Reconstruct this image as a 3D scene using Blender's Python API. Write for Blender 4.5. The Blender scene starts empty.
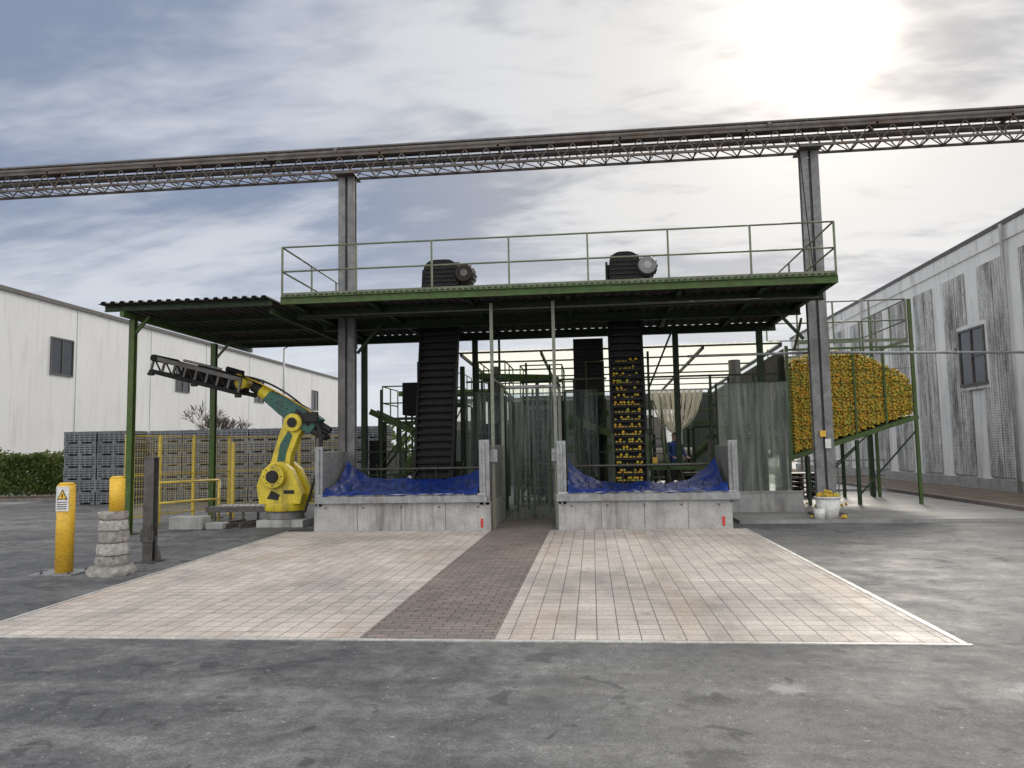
import bpy, bmesh, math, random
from mathutils import Vector, Matrix, noise
random.seed(7)
S=bpy.context.scene
S.view_settings.view_transform='Standard'
S.view_settings.look='None'
S.view_settings.exposure=0
COL=S.collection

# ---------------------------------------------------------------- materials
def nn(nt,t,**kw):
    n=nt.nodes.new(t)
    for k,v in kw.items(): setattr(n,k,v)
    return n
def setin(n,d):
    for k,v in d.items(): n.inputs[k].default_value=v
def mat(name,c1,c2=None,scale=3.0,rough=0.6,metal=0.0,fine=40.0,bump=0.15,dirt=None,dirtamt=0.5,spec=0.5,stretch=(1,1,1),rvar=0.15,famp=0.2):
    """two-tone noise material with fine grain, optional streaky dirt"""
    m=bpy.data.materials.new(name); m.use_nodes=True
    nt=m.node_tree; nt.nodes.clear(); L=nt.links.new
    out=nn(nt,'ShaderNodeOutputMaterial'); b=nn(nt,'ShaderNodeBsdfPrincipled'); L(b.outputs[0],out.inputs[0])
    if c2 is None: c2=tuple(x*0.7 for x in c1)
    tc=nn(nt,'ShaderNodeTexCoord'); mp=nn(nt,'ShaderNodeMapping'); setin(mp,{'Scale':stretch}); L(tc.outputs['Object'],mp.inputs[0])
    n1=nn(nt,'ShaderNodeTexNoise'); setin(n1,{'Scale':scale,'Detail':4.0,'Roughness':0.62}); L(mp.outputs[0],n1.inputs['Vector'])
    r1=nn(nt,'ShaderNodeMapRange'); setin(r1,{'From Min':0.33,'From Max':0.68}); L(n1.outputs[0],r1.inputs[0])
    mx=nn(nt,'ShaderNodeMix',data_type='RGBA'); L(r1.outputs[0],mx.inputs[0])
    mx.inputs[6].default_value=(*c1,1); mx.inputs[7].default_value=(*c2,1)
    n2=nn(nt,'ShaderNodeTexNoise'); setin(n2,{'Scale':fine,'Detail':2.0}); L(tc.outputs['Object'],n2.inputs['Vector'])
    r2=nn(nt,'ShaderNodeMapRange'); setin(r2,{'From Min':0.3,'From Max':0.7,'To Min':1-famp,'To Max':1+famp}); L(n2.outputs[0],r2.inputs[0])
    ml=nn(nt,'ShaderNodeMix',data_type='RGBA',blend_type='MULTIPLY'); ml.inputs[0].default_value=1; L(mx.outputs[2],ml.inputs[6]); L(r2.outputs[0],ml.inputs[7])
    col=ml.outputs[2]
    if dirt is not None:
        n3=nn(nt,'ShaderNodeTexNoise'); setin(n3,{'Scale':1.2,'Detail':5.0,'Roughness':0.7})
        mp3=nn(nt,'ShaderNodeMapping'); setin(mp3,{'Scale':(2.2,2.2,0.25),'Location':(3,1,7)}); L(tc.outputs['Object'],mp3.inputs[0]); L(mp3.outputs[0],n3.inputs['Vector'])
        r3=nn(nt,'ShaderNodeMapRange'); setin(r3,{'From Min':0.5,'From Max':0.72,'To Max':dirtamt}); L(n3.outputs[0],r3.inputs[0])
        md=nn(nt,'ShaderNodeMix',data_type='RGBA'); L(r3.outputs[0],md.inputs[0]); L(col,md.inputs[6]); md.inputs[7].default_value=(*dirt,1)
        col=md.outputs[2]
    L(col,b.inputs['Base Color'])
    rr=nn(nt,'ShaderNodeMapRange'); setin(rr,{'To Min':max(0,rough-rvar),'To Max':min(1,rough+rvar)}); L(n1.outputs[0],rr.inputs[0]); L(rr.outputs[0],b.inputs['Roughness'])
    setin(b,{'Metallic':metal,'Specular IOR Level':spec})
    if bump:
        bp=nn(nt,'ShaderNodeBump'); setin(bp,{'Strength':bump,'Distance':0.01}); L(n2.outputs[0],bp.inputs['Height']); L(bp.outputs[0],b.inputs['Normal'])
    return m

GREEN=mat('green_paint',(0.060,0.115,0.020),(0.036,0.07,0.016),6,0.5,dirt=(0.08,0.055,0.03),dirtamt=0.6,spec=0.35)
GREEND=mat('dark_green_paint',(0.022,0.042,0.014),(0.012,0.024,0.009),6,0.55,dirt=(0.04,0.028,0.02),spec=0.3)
STEEL=mat('galvanised_steel',(0.33,0.335,0.34),(0.21,0.215,0.22),8,0.45,metal=0.4,dirt=(0.12,0.09,0.07),dirtamt=0.55)
STEELC=mat('column_steel',(0.20,0.20,0.20),(0.12,0.12,0.12),5,0.5,metal=0.2,dirt=(0.10,0.07,0.05),dirtamt=0.6)
STEELD=mat('weathered_steel',(0.12,0.115,0.11),(0.07,0.065,0.06),8,0.5,metal=0.3,dirt=(0.10,0.05,0.03),dirtamt=0.6)
TRUSSM=mat('truss_steel',(0.13,0.115,0.10),(0.07,0.06,0.055),3,0.6,metal=0.1,dirt=(0.12,0.06,0.035),dirtamt=0.7,spec=0.3)
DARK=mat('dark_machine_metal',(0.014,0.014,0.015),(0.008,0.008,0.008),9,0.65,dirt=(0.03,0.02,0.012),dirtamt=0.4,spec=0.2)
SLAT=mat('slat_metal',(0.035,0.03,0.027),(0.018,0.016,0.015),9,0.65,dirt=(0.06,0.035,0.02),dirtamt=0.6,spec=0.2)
RUBBER=mat('black_rubber',(0.015,0.015,0.015),(0.03,0.03,0.03),9,0.65,spec=0.3)
YEL=mat('yellow_paint',(0.74,0.45,0.03),(0.60,0.34,0.03),5,0.45,dirt=(0.14,0.10,0.05),dirtamt=0.5)
YELF=mat('fence_yellow',(0.66,0.50,0.08),(0.52,0.38,0.06),5,0.5,dirt=(0.16,0.12,0.06),dirtamt=0.4)
ROBY=mat('robot_yellow',(0.70,0.56,0.03),(0.56,0.42,0.03),5,0.4,dirt=(0.08,0.07,0.04),dirtamt=0.65)
TEAL=mat('robot_green',(0.018,0.115,0.085),(0.012,0.07,0.055),6,0.42,dirt=(0.03,0.03,0.025),dirtamt=0.6)
CONC=mat('concrete',(0.36,0.36,0.35),(0.25,0.25,0.24),3,0.85,dirt=(0.12,0.12,0.11),dirtamt=0.6,bump=0.4)
CONCP=mat('painted_concrete',(0.42,0.415,0.40),(0.28,0.28,0.28),2.6,0.7,dirt=(0.12,0.11,0.10),dirtamt=0.9,bump=0.4)
WALLW=mat('white_render',(0.78,0.77,0.73),(0.72,0.71,0.68),0.3,0.9,fine=30,dirt=(0.50,0.485,0.45),dirtamt=0.45,bump=0.03,famp=0.03)
WHITE=mat('white_paint',(0.72,0.72,0.70),(0.55,0.54,0.52),8,0.6,dirt=(0.3,0.28,0.25))
RED=mat('red_paint',(0.6,0.03,0.02),(0.45,0.03,0.02),8,0.5)
GLASS=mat('dark_window',(0.03,0.035,0.045),(0.05,0.055,0.06),2,0.12,bump=0)
TARP=mat('blue_tarpaulin',(0.008,0.035,0.21),(0.005,0.016,0.10),4,0.5,fine=12,bump=0.5,rvar=0.12,spec=0.35,dirt=(0.03,0.045,0.10),dirtamt=0.5)
CRATE=mat('grey_plastic',(0.20,0.21,0.23),(0.13,0.138,0.15),1.4,0.55,fine=10)
CRATED=mat('crate_dark',(0.035,0.037,0.04),(0.02,0.02,0.023),4,0.7)
ROOFS=mat('roof_sheet',(0.075,0.07,0.066),(0.045,0.042,0.04),2,0.65,metal=0.1,dirt=(0.06,0.04,0.03),stretch=(4,0.5,1),spec=0.3)
BARK=mat('bark',(0.10,0.075,0.055),(0.05,0.04,0.03),9,0.9)
KERB=mat('kerb_stone',(0.24,0.20,0.185),(0.16,0.14,0.13),4,0.85,bump=0.4)
DIRT=mat('verge_soil',(0.15,0.115,0.085),(0.09,0.07,0.05),2,0.95,bump=0.6)

def attr_mat(name,ca,cb,cc,rough=0.5,trans=0.0):
    m=bpy.data.materials.new(name); m.use_nodes=True; nt=m.node_tree; b=nt.nodes['Principled BSDF']
    a=nn(nt,'ShaderNodeAttribute',attribute_name='rnd')
    r=nn(nt,'ShaderNodeValToRGB'); r.color_ramp.elements[0].color=(*ca,1); r.color_ramp.elements[1].color=(*cc,1)
    e=r.color_ramp.elements.new(0.5); e.color=(*cb,1)
    nt.links.new(a.outputs['Fac'],r.inputs[0]); nt.links.new(r.outputs[0],b.inputs['Base Color']); b.inputs['Roughness'].default_value=rough
    if trans: 
        t=nn(nt,'ShaderNodeBsdfTranslucent'); nt.links.new(r.outputs[0],t.inputs[0]); mx=nn(nt,'ShaderNodeMixShader'); mx.inputs[0].default_value=trans
        nt.links.new(b.outputs[0],mx.inputs[1]); nt.links.new(t.outputs[0],mx.inputs[2]); nt.links.new(mx.outputs[0],nt.nodes['Material Output'].inputs[0])
    return m
ORANGE=attr_mat('orange_peel',(0.50,0.25,0.02),(0.48,0.33,0.03),(0.28,0.30,0.05),0.5)
LEAF=attr_mat('leaf',(0.035,0.06,0.012),(0.08,0.12,0.02),(0.14,0.16,0.035),0.6,0.3)

def pvc(name,op,tint,tl=0.5,sx=3.0,tcol=(0.93,0.95,0.95)):
    m=bpy.data.materials.new(name); m.use_nodes=True; nt=m.node_tree; nt.nodes.clear(); L=nt.links.new
    out=nn(nt,'ShaderNodeOutputMaterial'); tr=nn(nt,'ShaderNodeBsdfTransparent'); tr.inputs[0].default_value=(*tcol,1)
    d=nn(nt,'ShaderNodeBsdfPrincipled'); setin(d,{'Base Color':(*tint,1),'Roughness':0.3})
    t=nn(nt,'ShaderNodeBsdfTranslucent'); t.inputs[0].default_value=(*tint,1)
    a=nn(nt,'ShaderNodeMixShader'); a.inputs[0].default_value=tl; L(d.outputs[0],a.inputs[1]); L(t.outputs[0],a.inputs[2])
    tc=nn(nt,'ShaderNodeTexCoord'); mp=nn(nt,'ShaderNodeMapping'); setin(mp,{'Scale':(sx,sx,0.35)}); n=nn(nt,'ShaderNodeTexNoise'); setin(n,{'Scale':2.0,'Detail':4.0})
    L(tc.outputs['Object'],mp.inputs[0]); L(mp.outputs[0],n.inputs['Vector'])
    r=nn(nt,'ShaderNodeMapRange'); setin(r,{'From Min':0.3,'From Max':0.7,'To Min':max(0.03,op-0.2),'To Max':min(1,op+0.2)}); L(n.outputs[0],r.inputs[0])
    mx=nn(nt,'ShaderNodeMixShader'); L(r.outputs[0],mx.inputs[0]); L(tr.outputs[0],mx.inputs[1]); L(a.outputs[0],mx.inputs[2]); L(mx.outputs[0],out.inputs[0])
    return m
PVC=pvc('clear_pvc',0.20,(0.42,0.48,0.46),sx=6,tcol=(0.82,0.88,0.85))
POLY=pvc('translucent_sheet',0.36,(0.50,0.54,0.50),0.5,sx=4,tcol=(0.82,0.88,0.83))
ROOFT=pvc('translucent_roof',0.93,(0.95,0.92,0.76),0.92,0.5)
STRING=mat('white_string',(0.85,0.82,0.72),(0.75,0.70,0.6),9,0.8)

# ---------------------------------------------------------------- geometry builder
class Ob:
    def __init__(s,name,bevel=0):
        s.name=name; s.parts={}; s.bevel=bevel
    def bm(s,part,m):
        k=(part,m.name)
        if k not in s.parts: s.parts[k]=(bmesh.new(),m,[False])
        return s.parts[k][0]
    def box(s,part,m,x0,x1,y0,y1,z0,z1):
        b=s.bm(part,m); v=[b.verts.new((x,y,z)) for z in (z0,z1) for y in (y0,y1) for x in (x0,x1)]
        for f in ((0,2,3,1),(4,5,7,6),(0,1,5,4),(2,6,7,3),(0,4,6,2),(1,3,7,5)): b.faces.new([v[i] for i in f])
    def beam(s,part,m,p,q,w,h=None):
        if h is None: h=w
        b=s.bm(part,m); p=Vector(p);q=Vector(q); d=(q-p).normalized()
        up=Vector((0,0,1)) if abs(d.z)<0.95 else Vector((0,1,0))
        a=d.cross(up).normalized(); c=a.cross(d).normalized()
        v=[]
        for o in (p,q):
            for sx,sz in ((-1,-1),(1,-1),(1,1),(-1,1)): v.append(b.verts.new(o+a*sx*w/2+c*sz*h/2))
        b.faces.new(v[:4][::-1]); b.faces.new(v[4:])
        for i in range(4): j=(i+1)%4; b.faces.new((v[i],v[j],v[4+j],v[4+i]))
    def ibeam(s,part,m,p,q,w,h,t=0.02):
        p=Vector(p);q=Vector(q); d=(q-p).normalized()
        up=Vector((0,0,1)) if abs(d.z)<0.95 else Vector((0,1,0))
        a=d.cross(up).normalized(); c=a.cross(d).normalized()
        s.beam(part,m,p+c*(h/2-t/2),q+c*(h/2-t/2),w,t); s.beam(part,m,p-c*(h/2-t/2),q-c*(h/2-t/2),w,t); s.beam(part,m,p,q,t,h-2*t)
    def tube(s,part,m,p,q,r0,r1=None,n=16):
        if r1 is None: r1=r0
        b=s.bm(part,m); p=Vector(p);q=Vector(q); d=(q-p).normalized()
        up=Vector((0,0,1)) if abs(d.z)<0.95 else Vector((0,1,0))
        a=d.cross(up).normalized(); c=a.cross(d).normalized(); A=[];Bv=[]
        for i in range(n):
            t=2*math.pi*i/n; e=a*math.cos(t)+c*math.sin(t)
            A.append(b.verts.new(p+e*r0)); Bv.append(b.verts.new(q+e*r1))
        for i in range(n):
            j=(i+1)%n; f=b.faces.new((A[i],A[j],Bv[j],Bv[i])); f.smooth=(n>6)
        b.faces.new(A[::-1]); b.faces.new(Bv)
    def path(s,part,m,pts,r,n=8):
        for i in range(len(pts)-1): s.tube(part,m,pts[i],pts[i+1],r,r,n)
    def ext(s,part,m,poly,y0,y1):
        b=s.bm(part,m); A=[b.verts.new((x,y0,z)) for x,z in poly]; Bv=[b.verts.new((x,y1,z)) for x,z in poly]; n=len(poly)
        b.faces.new(A); b.faces.new(Bv[::-1])
        for i in range(n): j=(i+1)%n; b.faces.new((A[j],A[i],Bv[i],Bv[j]))
    def grid(s,part,m,fn,nu,nv,smooth=True):
        b=s.bm(part,m); V=[[b.verts.new(fn(i/nu,j/nv)) for j in range(nv+1)] for i in range(nu+1)]
        for i in range(nu):
            for j in range(nv):
                f=b.faces.new((V[i][j],V[i+1][j],V[i+1][j+1],V[i][j+1])); f.smooth=smooth
    def sphere(s,part,m,c,r,sc=(1,1,1),sub=2):
        b=s.bm(part,m); r_=bmesh.ops.create_icosphere(b,subdivisions=sub,radius=r,matrix=Matrix.Translation(c)@Matrix.Diagonal((*sc,1)))
        for v in r_['verts']:
            for f in v.link_faces: f.smooth=True
    def done(s):
        e=bpy.data.objects.new(s.name,None); COL.objects.link(e); e.empty_display_size=0.3
        for (pn,mn),(b,m,_) in s.parts.items():
            bmesh.ops.recalc_face_normals(b,faces=b.faces) if not pn.startswith('sheet') else None
            me=bpy.data.meshes.new(pn); b.to_mesh(me); b.free(); me.materials.append(m)
            o=bpy.data.objects.new(pn,me); COL.objects.link(o); o.parent=e
            if s.bevel:
                md=o.modifiers.new('bev','BEVEL'); md.width=s.bevel; md.segments=2; md.limit_method='ANGLE'; md.angle_limit=math.radians(40)
        return e
def single(name,me,m):
    me.materials.append(m); o=bpy.data.objects.new(name,me); COL.objects.link(o); return o

# ---------------------------------------------------------------- ground
def ground_mat():
    m=bpy.data.materials.new('asphalt'); m.use_nodes=True; nt=m.node_tree; nt.nodes.clear(); L=nt.links.new
    out=nn(nt,'ShaderNodeOutputMaterial'); b=nn(nt,'ShaderNodeBsdfPrincipled'); L(b.outputs[0],out.inputs[0])
    tc=nn(nt,'ShaderNodeTexCoord'); O=tc.outputs['Object']
    def noi(sc,det=6,ro=0.6,st=None,dist=0.0,loc=(0,0,0)):
        v=O
        if st or loc!=(0,0,0):
            mp=nn(nt,'ShaderNodeMapping'); setin(mp,{'Scale':st or (1,1,1),'Location':loc}); L(O,mp.inputs[0]); v=mp.outputs[0]
        n=nn(nt,'ShaderNodeTexNoise'); setin(n,{'Scale':sc,'Detail':float(det),'Roughness':ro,'Distortion':dist}); L(v,n.inputs['Vector']); return n.outputs[0]
    def mr(x,a,bb,c=0.0,d=1.0):
        n=nn(nt,'ShaderNodeMapRange'); setin(n,{'From Min':a,'From Max':bb,'To Min':c,'To Max':d}); L(x,n.inputs[0]); return n.outputs[0]
    def mix(f,a,bb,bt='MIX'):
        n=nn(nt,'ShaderNodeMix',data_type='RGBA',blend_type=bt)
        if isinstance(f,float): n.inputs[0].default_value=f
        else: L(f,n.inputs[0])
        for k,v in ((6,a),(7,bb)):
            if isinstance(v,tuple): n.inputs[k].default_value=(*v,1)
            else: L(v,n.inputs[k])
        return n.outputs[2]
    big=noi(0.3,4,0.65); med=noi(1.6,6,0.72); mot=noi(9,4,0.75); agg=noi(55,3,0.8)
    c=mix(mr(big,0.40,0.60),(0.058,0.059,0.062),(0.125,0.124,0.121))
    c=mix(mr(med,0.5,0.70,0,0.75),c,(0.18,0.177,0.17))
    c=mix(mr(med,0.50,0.34,0,0.75),c,(0.040,0.041,0.044))
    wear=noi(0.8,5,0.65,(0.25,1.4,1),loc=(4,2,0)); c=mix(mr(wear,0.52,0.72,0,0.65),c,(0.21,0.205,0.195))
    st=noi(1.15,4,0.55,dist=0.6); c=mix(mr(st,0.58,0.65,0,0.7),c,(0.030,0.031,0.034))
    st2=noi(3.2,3,0.5,dist=0.8,loc=(7,7,0)); c=mix(mr(st2,0.64,0.67,0,0.7),c,(0.028,0.028,0.03))
    spk=noi(22,2,0.5,loc=(2,9,0)); c=mix(mr(spk,0.68,0.72,0,0.6),c,(0.32,0.31,0.29))
    c=mix(1.0,c,mr(mot,0.25,0.75,0.5,1.52),'MULTIPLY')
    c=mix(1.0,c,mr(agg,0.25,0.75,0.4,1.6),'MULTIPLY')
    for (px,py,r) in ((1.25,5.25,0.16),(2.85,5.3,0.22),(2.2,4.2,0.10)):
        ds=nn(nt,'ShaderNodeVectorMath',operation='DISTANCE'); L(O,ds.inputs[0]); ds.inputs[1].default_value=(px,py,0)
        ad=nn(nt,'ShaderNodeMath',operation='MULTIPLY_ADD'); L(mot,ad.inputs[0]); ad.inputs[1].default_value=0.5; L(ds.outputs['Value'],ad.inputs[2])
        c=mix(mr(ad.outputs[0],r+0.25,r+0.12,0,0.6),c,(0.40,0.395,0.38))
    for (px,py,r) in ((0.6,4.05,0.22),(-0.9,5.6,0.12),(2.1,4.9,0.1),(0.1,5.0,0.08)):
        ds=nn(nt,'ShaderNodeVectorMath',operation='DISTANCE'); L(O,ds.inputs[0]); ds.inputs[1].default_value=(px,py,0)
        ad=nn(nt,'ShaderNodeMath',operation='MULTIPLY_ADD'); L(mot,ad.inputs[0]); ad.inputs[1].default_value=0.5; L(ds.outputs['Value'],ad.inputs[2])
        c=mix(mr(ad.outputs[0],r+0.27,r+0.15,0,0.6),c,(0.028,0.029,0.032))
    L(c,b.inputs['Base Color']); L(mr(med,0.3,0.7,0.42,0.85),b.inputs['Roughness'])
    bp=nn(nt,'ShaderNodeBump'); setin(bp,{'Strength':0.7,'Distance':0.008}); L(agg,bp.inputs['Height']); L(bp.outputs[0],b.inputs['Normal'])
    return m
def sheet(name,pts,z,m):
    me=bpy.data.meshes.new(name); me.from_pydata([(x,y,z) for x,y in pts],[],[list(range(len(pts)))]); return single(name,me,m)
sheet('asphalt_ground',[(-400,-100),(400,-100),(400,600),(-400,600)],0,ground_mat())

def paver_mat(name,ca,cb,mort,bw,rh,off,stain,rust=0.3,ms=0.007):
    m=bpy.data.materials.new(name); m.use_nodes=True; nt=m.node_tree; nt.nodes.clear(); L=nt.links.new
    out=nn(nt,'ShaderNodeOutputMaterial'); b=nn(nt,'ShaderNodeBsdfPrincipled'); L(b.outputs[0],out.inputs[0])
    tc=nn(nt,'ShaderNodeTexCoord'); O=tc.outputs['Object']
    br=nn(nt,'ShaderNodeTexBrick'); br.offset=off; br.squash=1.0
    setin(br,{'Color1':(*ca,1),'Color2':(*cb,1),'Mortar':(*mort,1),'Scale':1.0,'Mortar Size':ms,'Mortar Smooth':0.3,'Brick Width':bw,'Row Height':rh,'Bias':-0.2}); L(O,br.inputs['Vector'])
    def noi(sc,det=5,ro=0.65,st=(1,1,1),loc=(0,0,0)):
        mp=nn(nt,'ShaderNodeMapping'); setin(mp,{'Scale':st,'Location':loc}); L(O,mp.inputs[0])
        n=nn(nt,'ShaderNodeTexNoise'); setin(n,{'Scale':sc,'Detail':float(det),'Roughness':ro}); L(mp.outputs[0],n.inputs['Vector']); return n.outputs[0]
    def mr(x,a,bb,c=0.0,d=1.0):
        n=nn(nt,'ShaderNodeMapRange'); setin(n,{'From Min':a,'From Max':bb,'To Min':c,'To Max':d}); L(x,n.inputs[0]); return n.outputs[0]
    def mix(f,a,bb,bt='MIX'):
        n=nn(nt,'ShaderNodeMix',data_type='RGBA',blend_type=bt)
        if isinstance(f,float): n.inputs[0].default_value=f
        else: L(f,n.inputs[0])
        for k,v in ((6,a),(7,bb)):
            if isinstance(v,tuple): n.inputs[k].default_value=(*v,1)
            else: L(v,n.inputs[k])
        return n.outputs[2]
    c=mix(1.0,br.outputs['Color'],mr(noi(0.6),0.3,0.7,0.72,1.22),'MULTIPLY')
    c=mix(mr(noi(0.9,6,0.7,(1.2,0.35,1),(5,3,0)),0.50,0.72,0,stain),c,(0.15,0.14,0.13))
    c=mix(mr(noi(1.3,5,0.6,(1,0.25,1),(1,9,0)),0.52,0.78,0,rust),c,(0.40,0.24,0.13))
    c=mix(mr(noi(5,4,0.6,(1,1,1),(8,2,0)),0.62,0.70,0,0.45),c,(0.11,0.10,0.09))
    c=mix(1.0,c,mr(noi(40,2),0.3,0.7,0.82,1.18),'MULTIPLY')
    L(c,b.inputs['Base Color']); L(mr(noi(2.0,3),0.3,0.7,0.5,0.8),b.inputs['Roughness'])
    bp=nn(nt,'ShaderNodeBump'); bp.invert=True; setin(bp,{'Strength':0.6,'Distance':0.006}); L(br.outputs['Fac'],bp.inputs['Height']); L(bp.outputs[0],b.inputs['Normal'])
    return m
PAV=paver_mat('pale_pavers',(0.54,0.475,0.415),(0.42,0.37,0.325),(0.15,0.135,0.12),0.185,0.185,0.0,0.55,0.4,ms=0.0055)
STRIP=paver_mat('brown_setts',(0.23,0.185,0.158),(0.145,0.12,0.102),(0.065,0.055,0.05),0.2,0.1,0.5,0.4,0.15)
sheet('paved_apron',[(-5.75,6.43),(-2.04,6.43),(-2.04,15.0),(-6.2,15.0)],0.004,PAV)
sheet('paved_apron',[(-0.86,6.43),(2.85,6.43),(2.85,15.0),(-0.86,15.0)],0.004,PAV)
sheet('brown_paving_strip',[(-2.04,6.43),(-0.86,6.43),(-0.86,21),(-2.04,21)],0.0045,STRIP)
o=Ob('paving_edge_strip')
EDGE=mat('edge_steel',(0.58,0.565,0.53),(0.38,0.37,0.35),5,0.5,metal=0.1,dirt=(0.2,0.15,0.1))
o.box('front_edge',EDGE,-5.8,2.93,6.385,6.427,-0.01,0.010)
o.box('right_edge',EDGE,2.853,2.91,6.43,15.0,-0.01,0.010)
o.beam('left_edge',EDGE,(-5.78,6.43,0.002),(-6.23,15.0,0.002),0.04,0.016)
o.done()
SLAB=mat('yard_concrete',(0.29,0.285,0.27),(0.17,0.165,0.16),0.9,0.5,dirt=(0.10,0.10,0.10),bump=0.4)
o=Ob('concrete_pavement'); o.box('slab',SLAB,2.95,9.2,15.9,45,-0.05,0.07); o.done()
o=Ob('sidewalk'); o.box('kerb',KERB,9.25,9.42,17.2,60,-0.05,0.16); o.box('walk',DIRT,9.42,12.0,17.2,60,-0.05,0.13); o.box('kerb_end',KERB,9.42,11.9,17.05,17.2,-0.05,0.16); o.done()
FLOOR=mat('plant_floor',(0.10,0.10,0.10),(0.07,0.07,0.07),1,0.5)
o=Ob('plant_floor'); o.box('slab',FLOOR,-5.6,-2.06,17.3,34,-0.05,0.04); o.box('slab2',FLOOR,-0.84,2.94,17.3,34,-0.05,0.04); o.done()
sheet('road',[(-60,24.5),(-20,24.5),(-20,26.0),(-60,26.0)],0.004,mat('road_concrete',(0.32,0.32,0.31),(0.22,0.22,0.22),1,0.8))

# ---------------------------------------------------------------- white building left
o=Ob('white_warehouse')
o.box('walls',WALLW,-50,-26,14,76,0,9.1)
o.box('parapet_flashing',STEELD,-50.1,-25.9,13.9,76.1,9.1,9.3)
o.box('plinth',CONC,-26.0,-25.93,14,76,0,0.7)
JOINT=mat('joint_sealant',(0.42,0.42,0.40),(0.34,0.34,0.33),3,0.8)
for y in (16,22.5,29,35.5,42,48.5,55,61.5,68):
    o.box('panel_joints',JOINT,-26.0,-25.985,y,y+0.035,0.7,9.1)
for y in (33.7,44.8,56,68,24):
    o.box('windows',GLASS,-26.03,-25.985,y,y+1.5,5.7,7.4)
    for (a,b2,c,d) in ((y-0.06,y+1.56,7.4,7.48),(y-0.06,y+1.56,5.62,5.7),(y-0.06,y,5.7,7.4),(y+1.5,y+1.56,5.7,7.4),(y+0.73,y+0.78,5.7,7.4)):
        o.box('window_frames',STEELD,-26.02,-25.94,a,b2,c,d)
o.done()
# ---------------------------------------------------------------- right building
def ribpanel():
    m=bpy.data.materials.new('ribbed_cladding_panel'); m.use_nodes=True; nt=m.node_tree; b=nt.nodes['Principled BSDF']; L=nt.links.new
    tc=nn(nt,'ShaderNodeTexCoord'); sp=nn(nt,'ShaderNodeSeparateXYZ'); cb=nn(nt,'ShaderNodeCombineXYZ'); L(tc.outputs['Object'],sp.inputs[0]); L(sp.outputs['Y'],cb.inputs['X']); L(sp.outputs['Z'],cb.inputs['Y'])
    br=nn(nt,'ShaderNodeTexBrick'); br.offset=0.0
    setin(br,{'Color1':(0.66,0.66,0.65,1),'Color2':(0.56,0.56,0.555,1),'Mortar':(0.33,0.33,0.33,1),'Scale':1.0,'Mortar Size':0.010,'Brick Width':0.10,'Row Height':0.075,'Mortar Smooth':0.6}); L(cb.outputs[0],br.inputs['Vector'])
    n=nn(nt,'ShaderNodeTexNoise'); setin(n,{'Scale':1.1,'Detail':6.0,'Roughness':0.78}); mp=nn(nt,'ShaderNodeMapping'); setin(mp,{'Scale':(1,1.8,0.45)}); L(tc.outputs['Object'],mp.inputs[0]); L(mp.outputs[0],n.inputs['Vector'])
    r=nn(nt,'ShaderNodeMapRange'); setin(r,{'From Min':0.42,'From Max':0.64,'To Min':1.05,'To Max':0.34}); L(n.outputs[0],r.inputs[0])
    mx=nn(nt,'ShaderNodeMix',data_type='RGBA',blend_type='MULTIPLY'); mx.inputs[0].default_value=1; L(br.outputs['Color'],mx.inputs[6]); L(r.outputs[0],mx.inputs[7]); L(mx.outputs[2],b.inputs['Base Color'])
    bp=nn(nt,'ShaderNodeBump'); bp.invert=True; setin(bp,{'Strength':0.6,'Distance':0.02}); L(br.outputs['Fac'],bp.inputs['Height']); L(bp.outputs[0],b.inputs['Normal']); b.inputs['Roughness'].default_value=0.9
    return m
BP=ribpanel()
GW=mat('stained_concrete',(0.74,0.74,0.72),(0.64,0.64,0.63),0.7,0.9,fine=25,dirt=(0.30,0.30,0.30),dirtamt=0.75,bump=0.1,famp=0.05)
o=Ob('concrete_factory_building')
o.box('walls',GW,12,40,15,46,0,7.8)
o.box('cornice',STEELD,11.93,40,14.9,46.1,7.8,7.93)
o.box('gutter_cap',GW,11.96,12,15,46,7.35,7.8)
y=15.9
while y<45:
    # panel of projecting vertical ribs with a shallow backing plate
    o.box('block_panels',BP,11.965,12,y,y+1.45,0.5,6.95)
    k=0
    while k<10:
        yy0=y+0.02+k*0.145; o.box('vertical_ribs',BP,11.93,11.965,yy0,yy0+0.085,0.52,6.93); k+=1
    y+=2.3
o.box('plinth',CONC,11.9,12,15,46,0,0.45)
for (wy,wz) in ((24.0,3.4),(36.5,3.4)):
    o.box('window_surround',GW,11.915,11.929,wy-0.2,wy+1.65,wz-0.2,wz+1.85)
    o.box('window_glass',GLASS,11.90,11.914,wy,wy+1.45,wz,wz+1.65)
    for (a,b2,c,d) in ((wy-0.07,wy+1.52,wz+1.65,wz+1.72),(wy-0.12,wy+1.57,wz-0.09,wz),(wy-0.07,wy,wz,wz+1.65),(wy+1.45,wy+1.52,wz,wz+1.65),(wy+0.7,wy+0.75,wz,wz+1.65)):
        o.box('window_frame',STEELD,11.86,11.913,a,b2,c,d)
    o.box('window_bars',STEELD,11.87,11.895,wy,wy+0.7,wz+0.8,wz+0.84)
for y in (22.55,33.9,44.6):
    o.tube('downpipe',CONC,(11.86,y,0.1),(11.86,y,7.8),0.05,n=8)
o.done()
o=Ob('distant_warehouse')
o.box('walls',WALLW,-14,9,62,90,0,5.6); o.box('roof_edge',STEELD,-14.1,9.1,61.9,90.1,5.6,5.85)
for x in (-12,-7,-2,3): o.box('doors',STEELD,x,x+3,61.93,62,0,4)
o.done()

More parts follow.
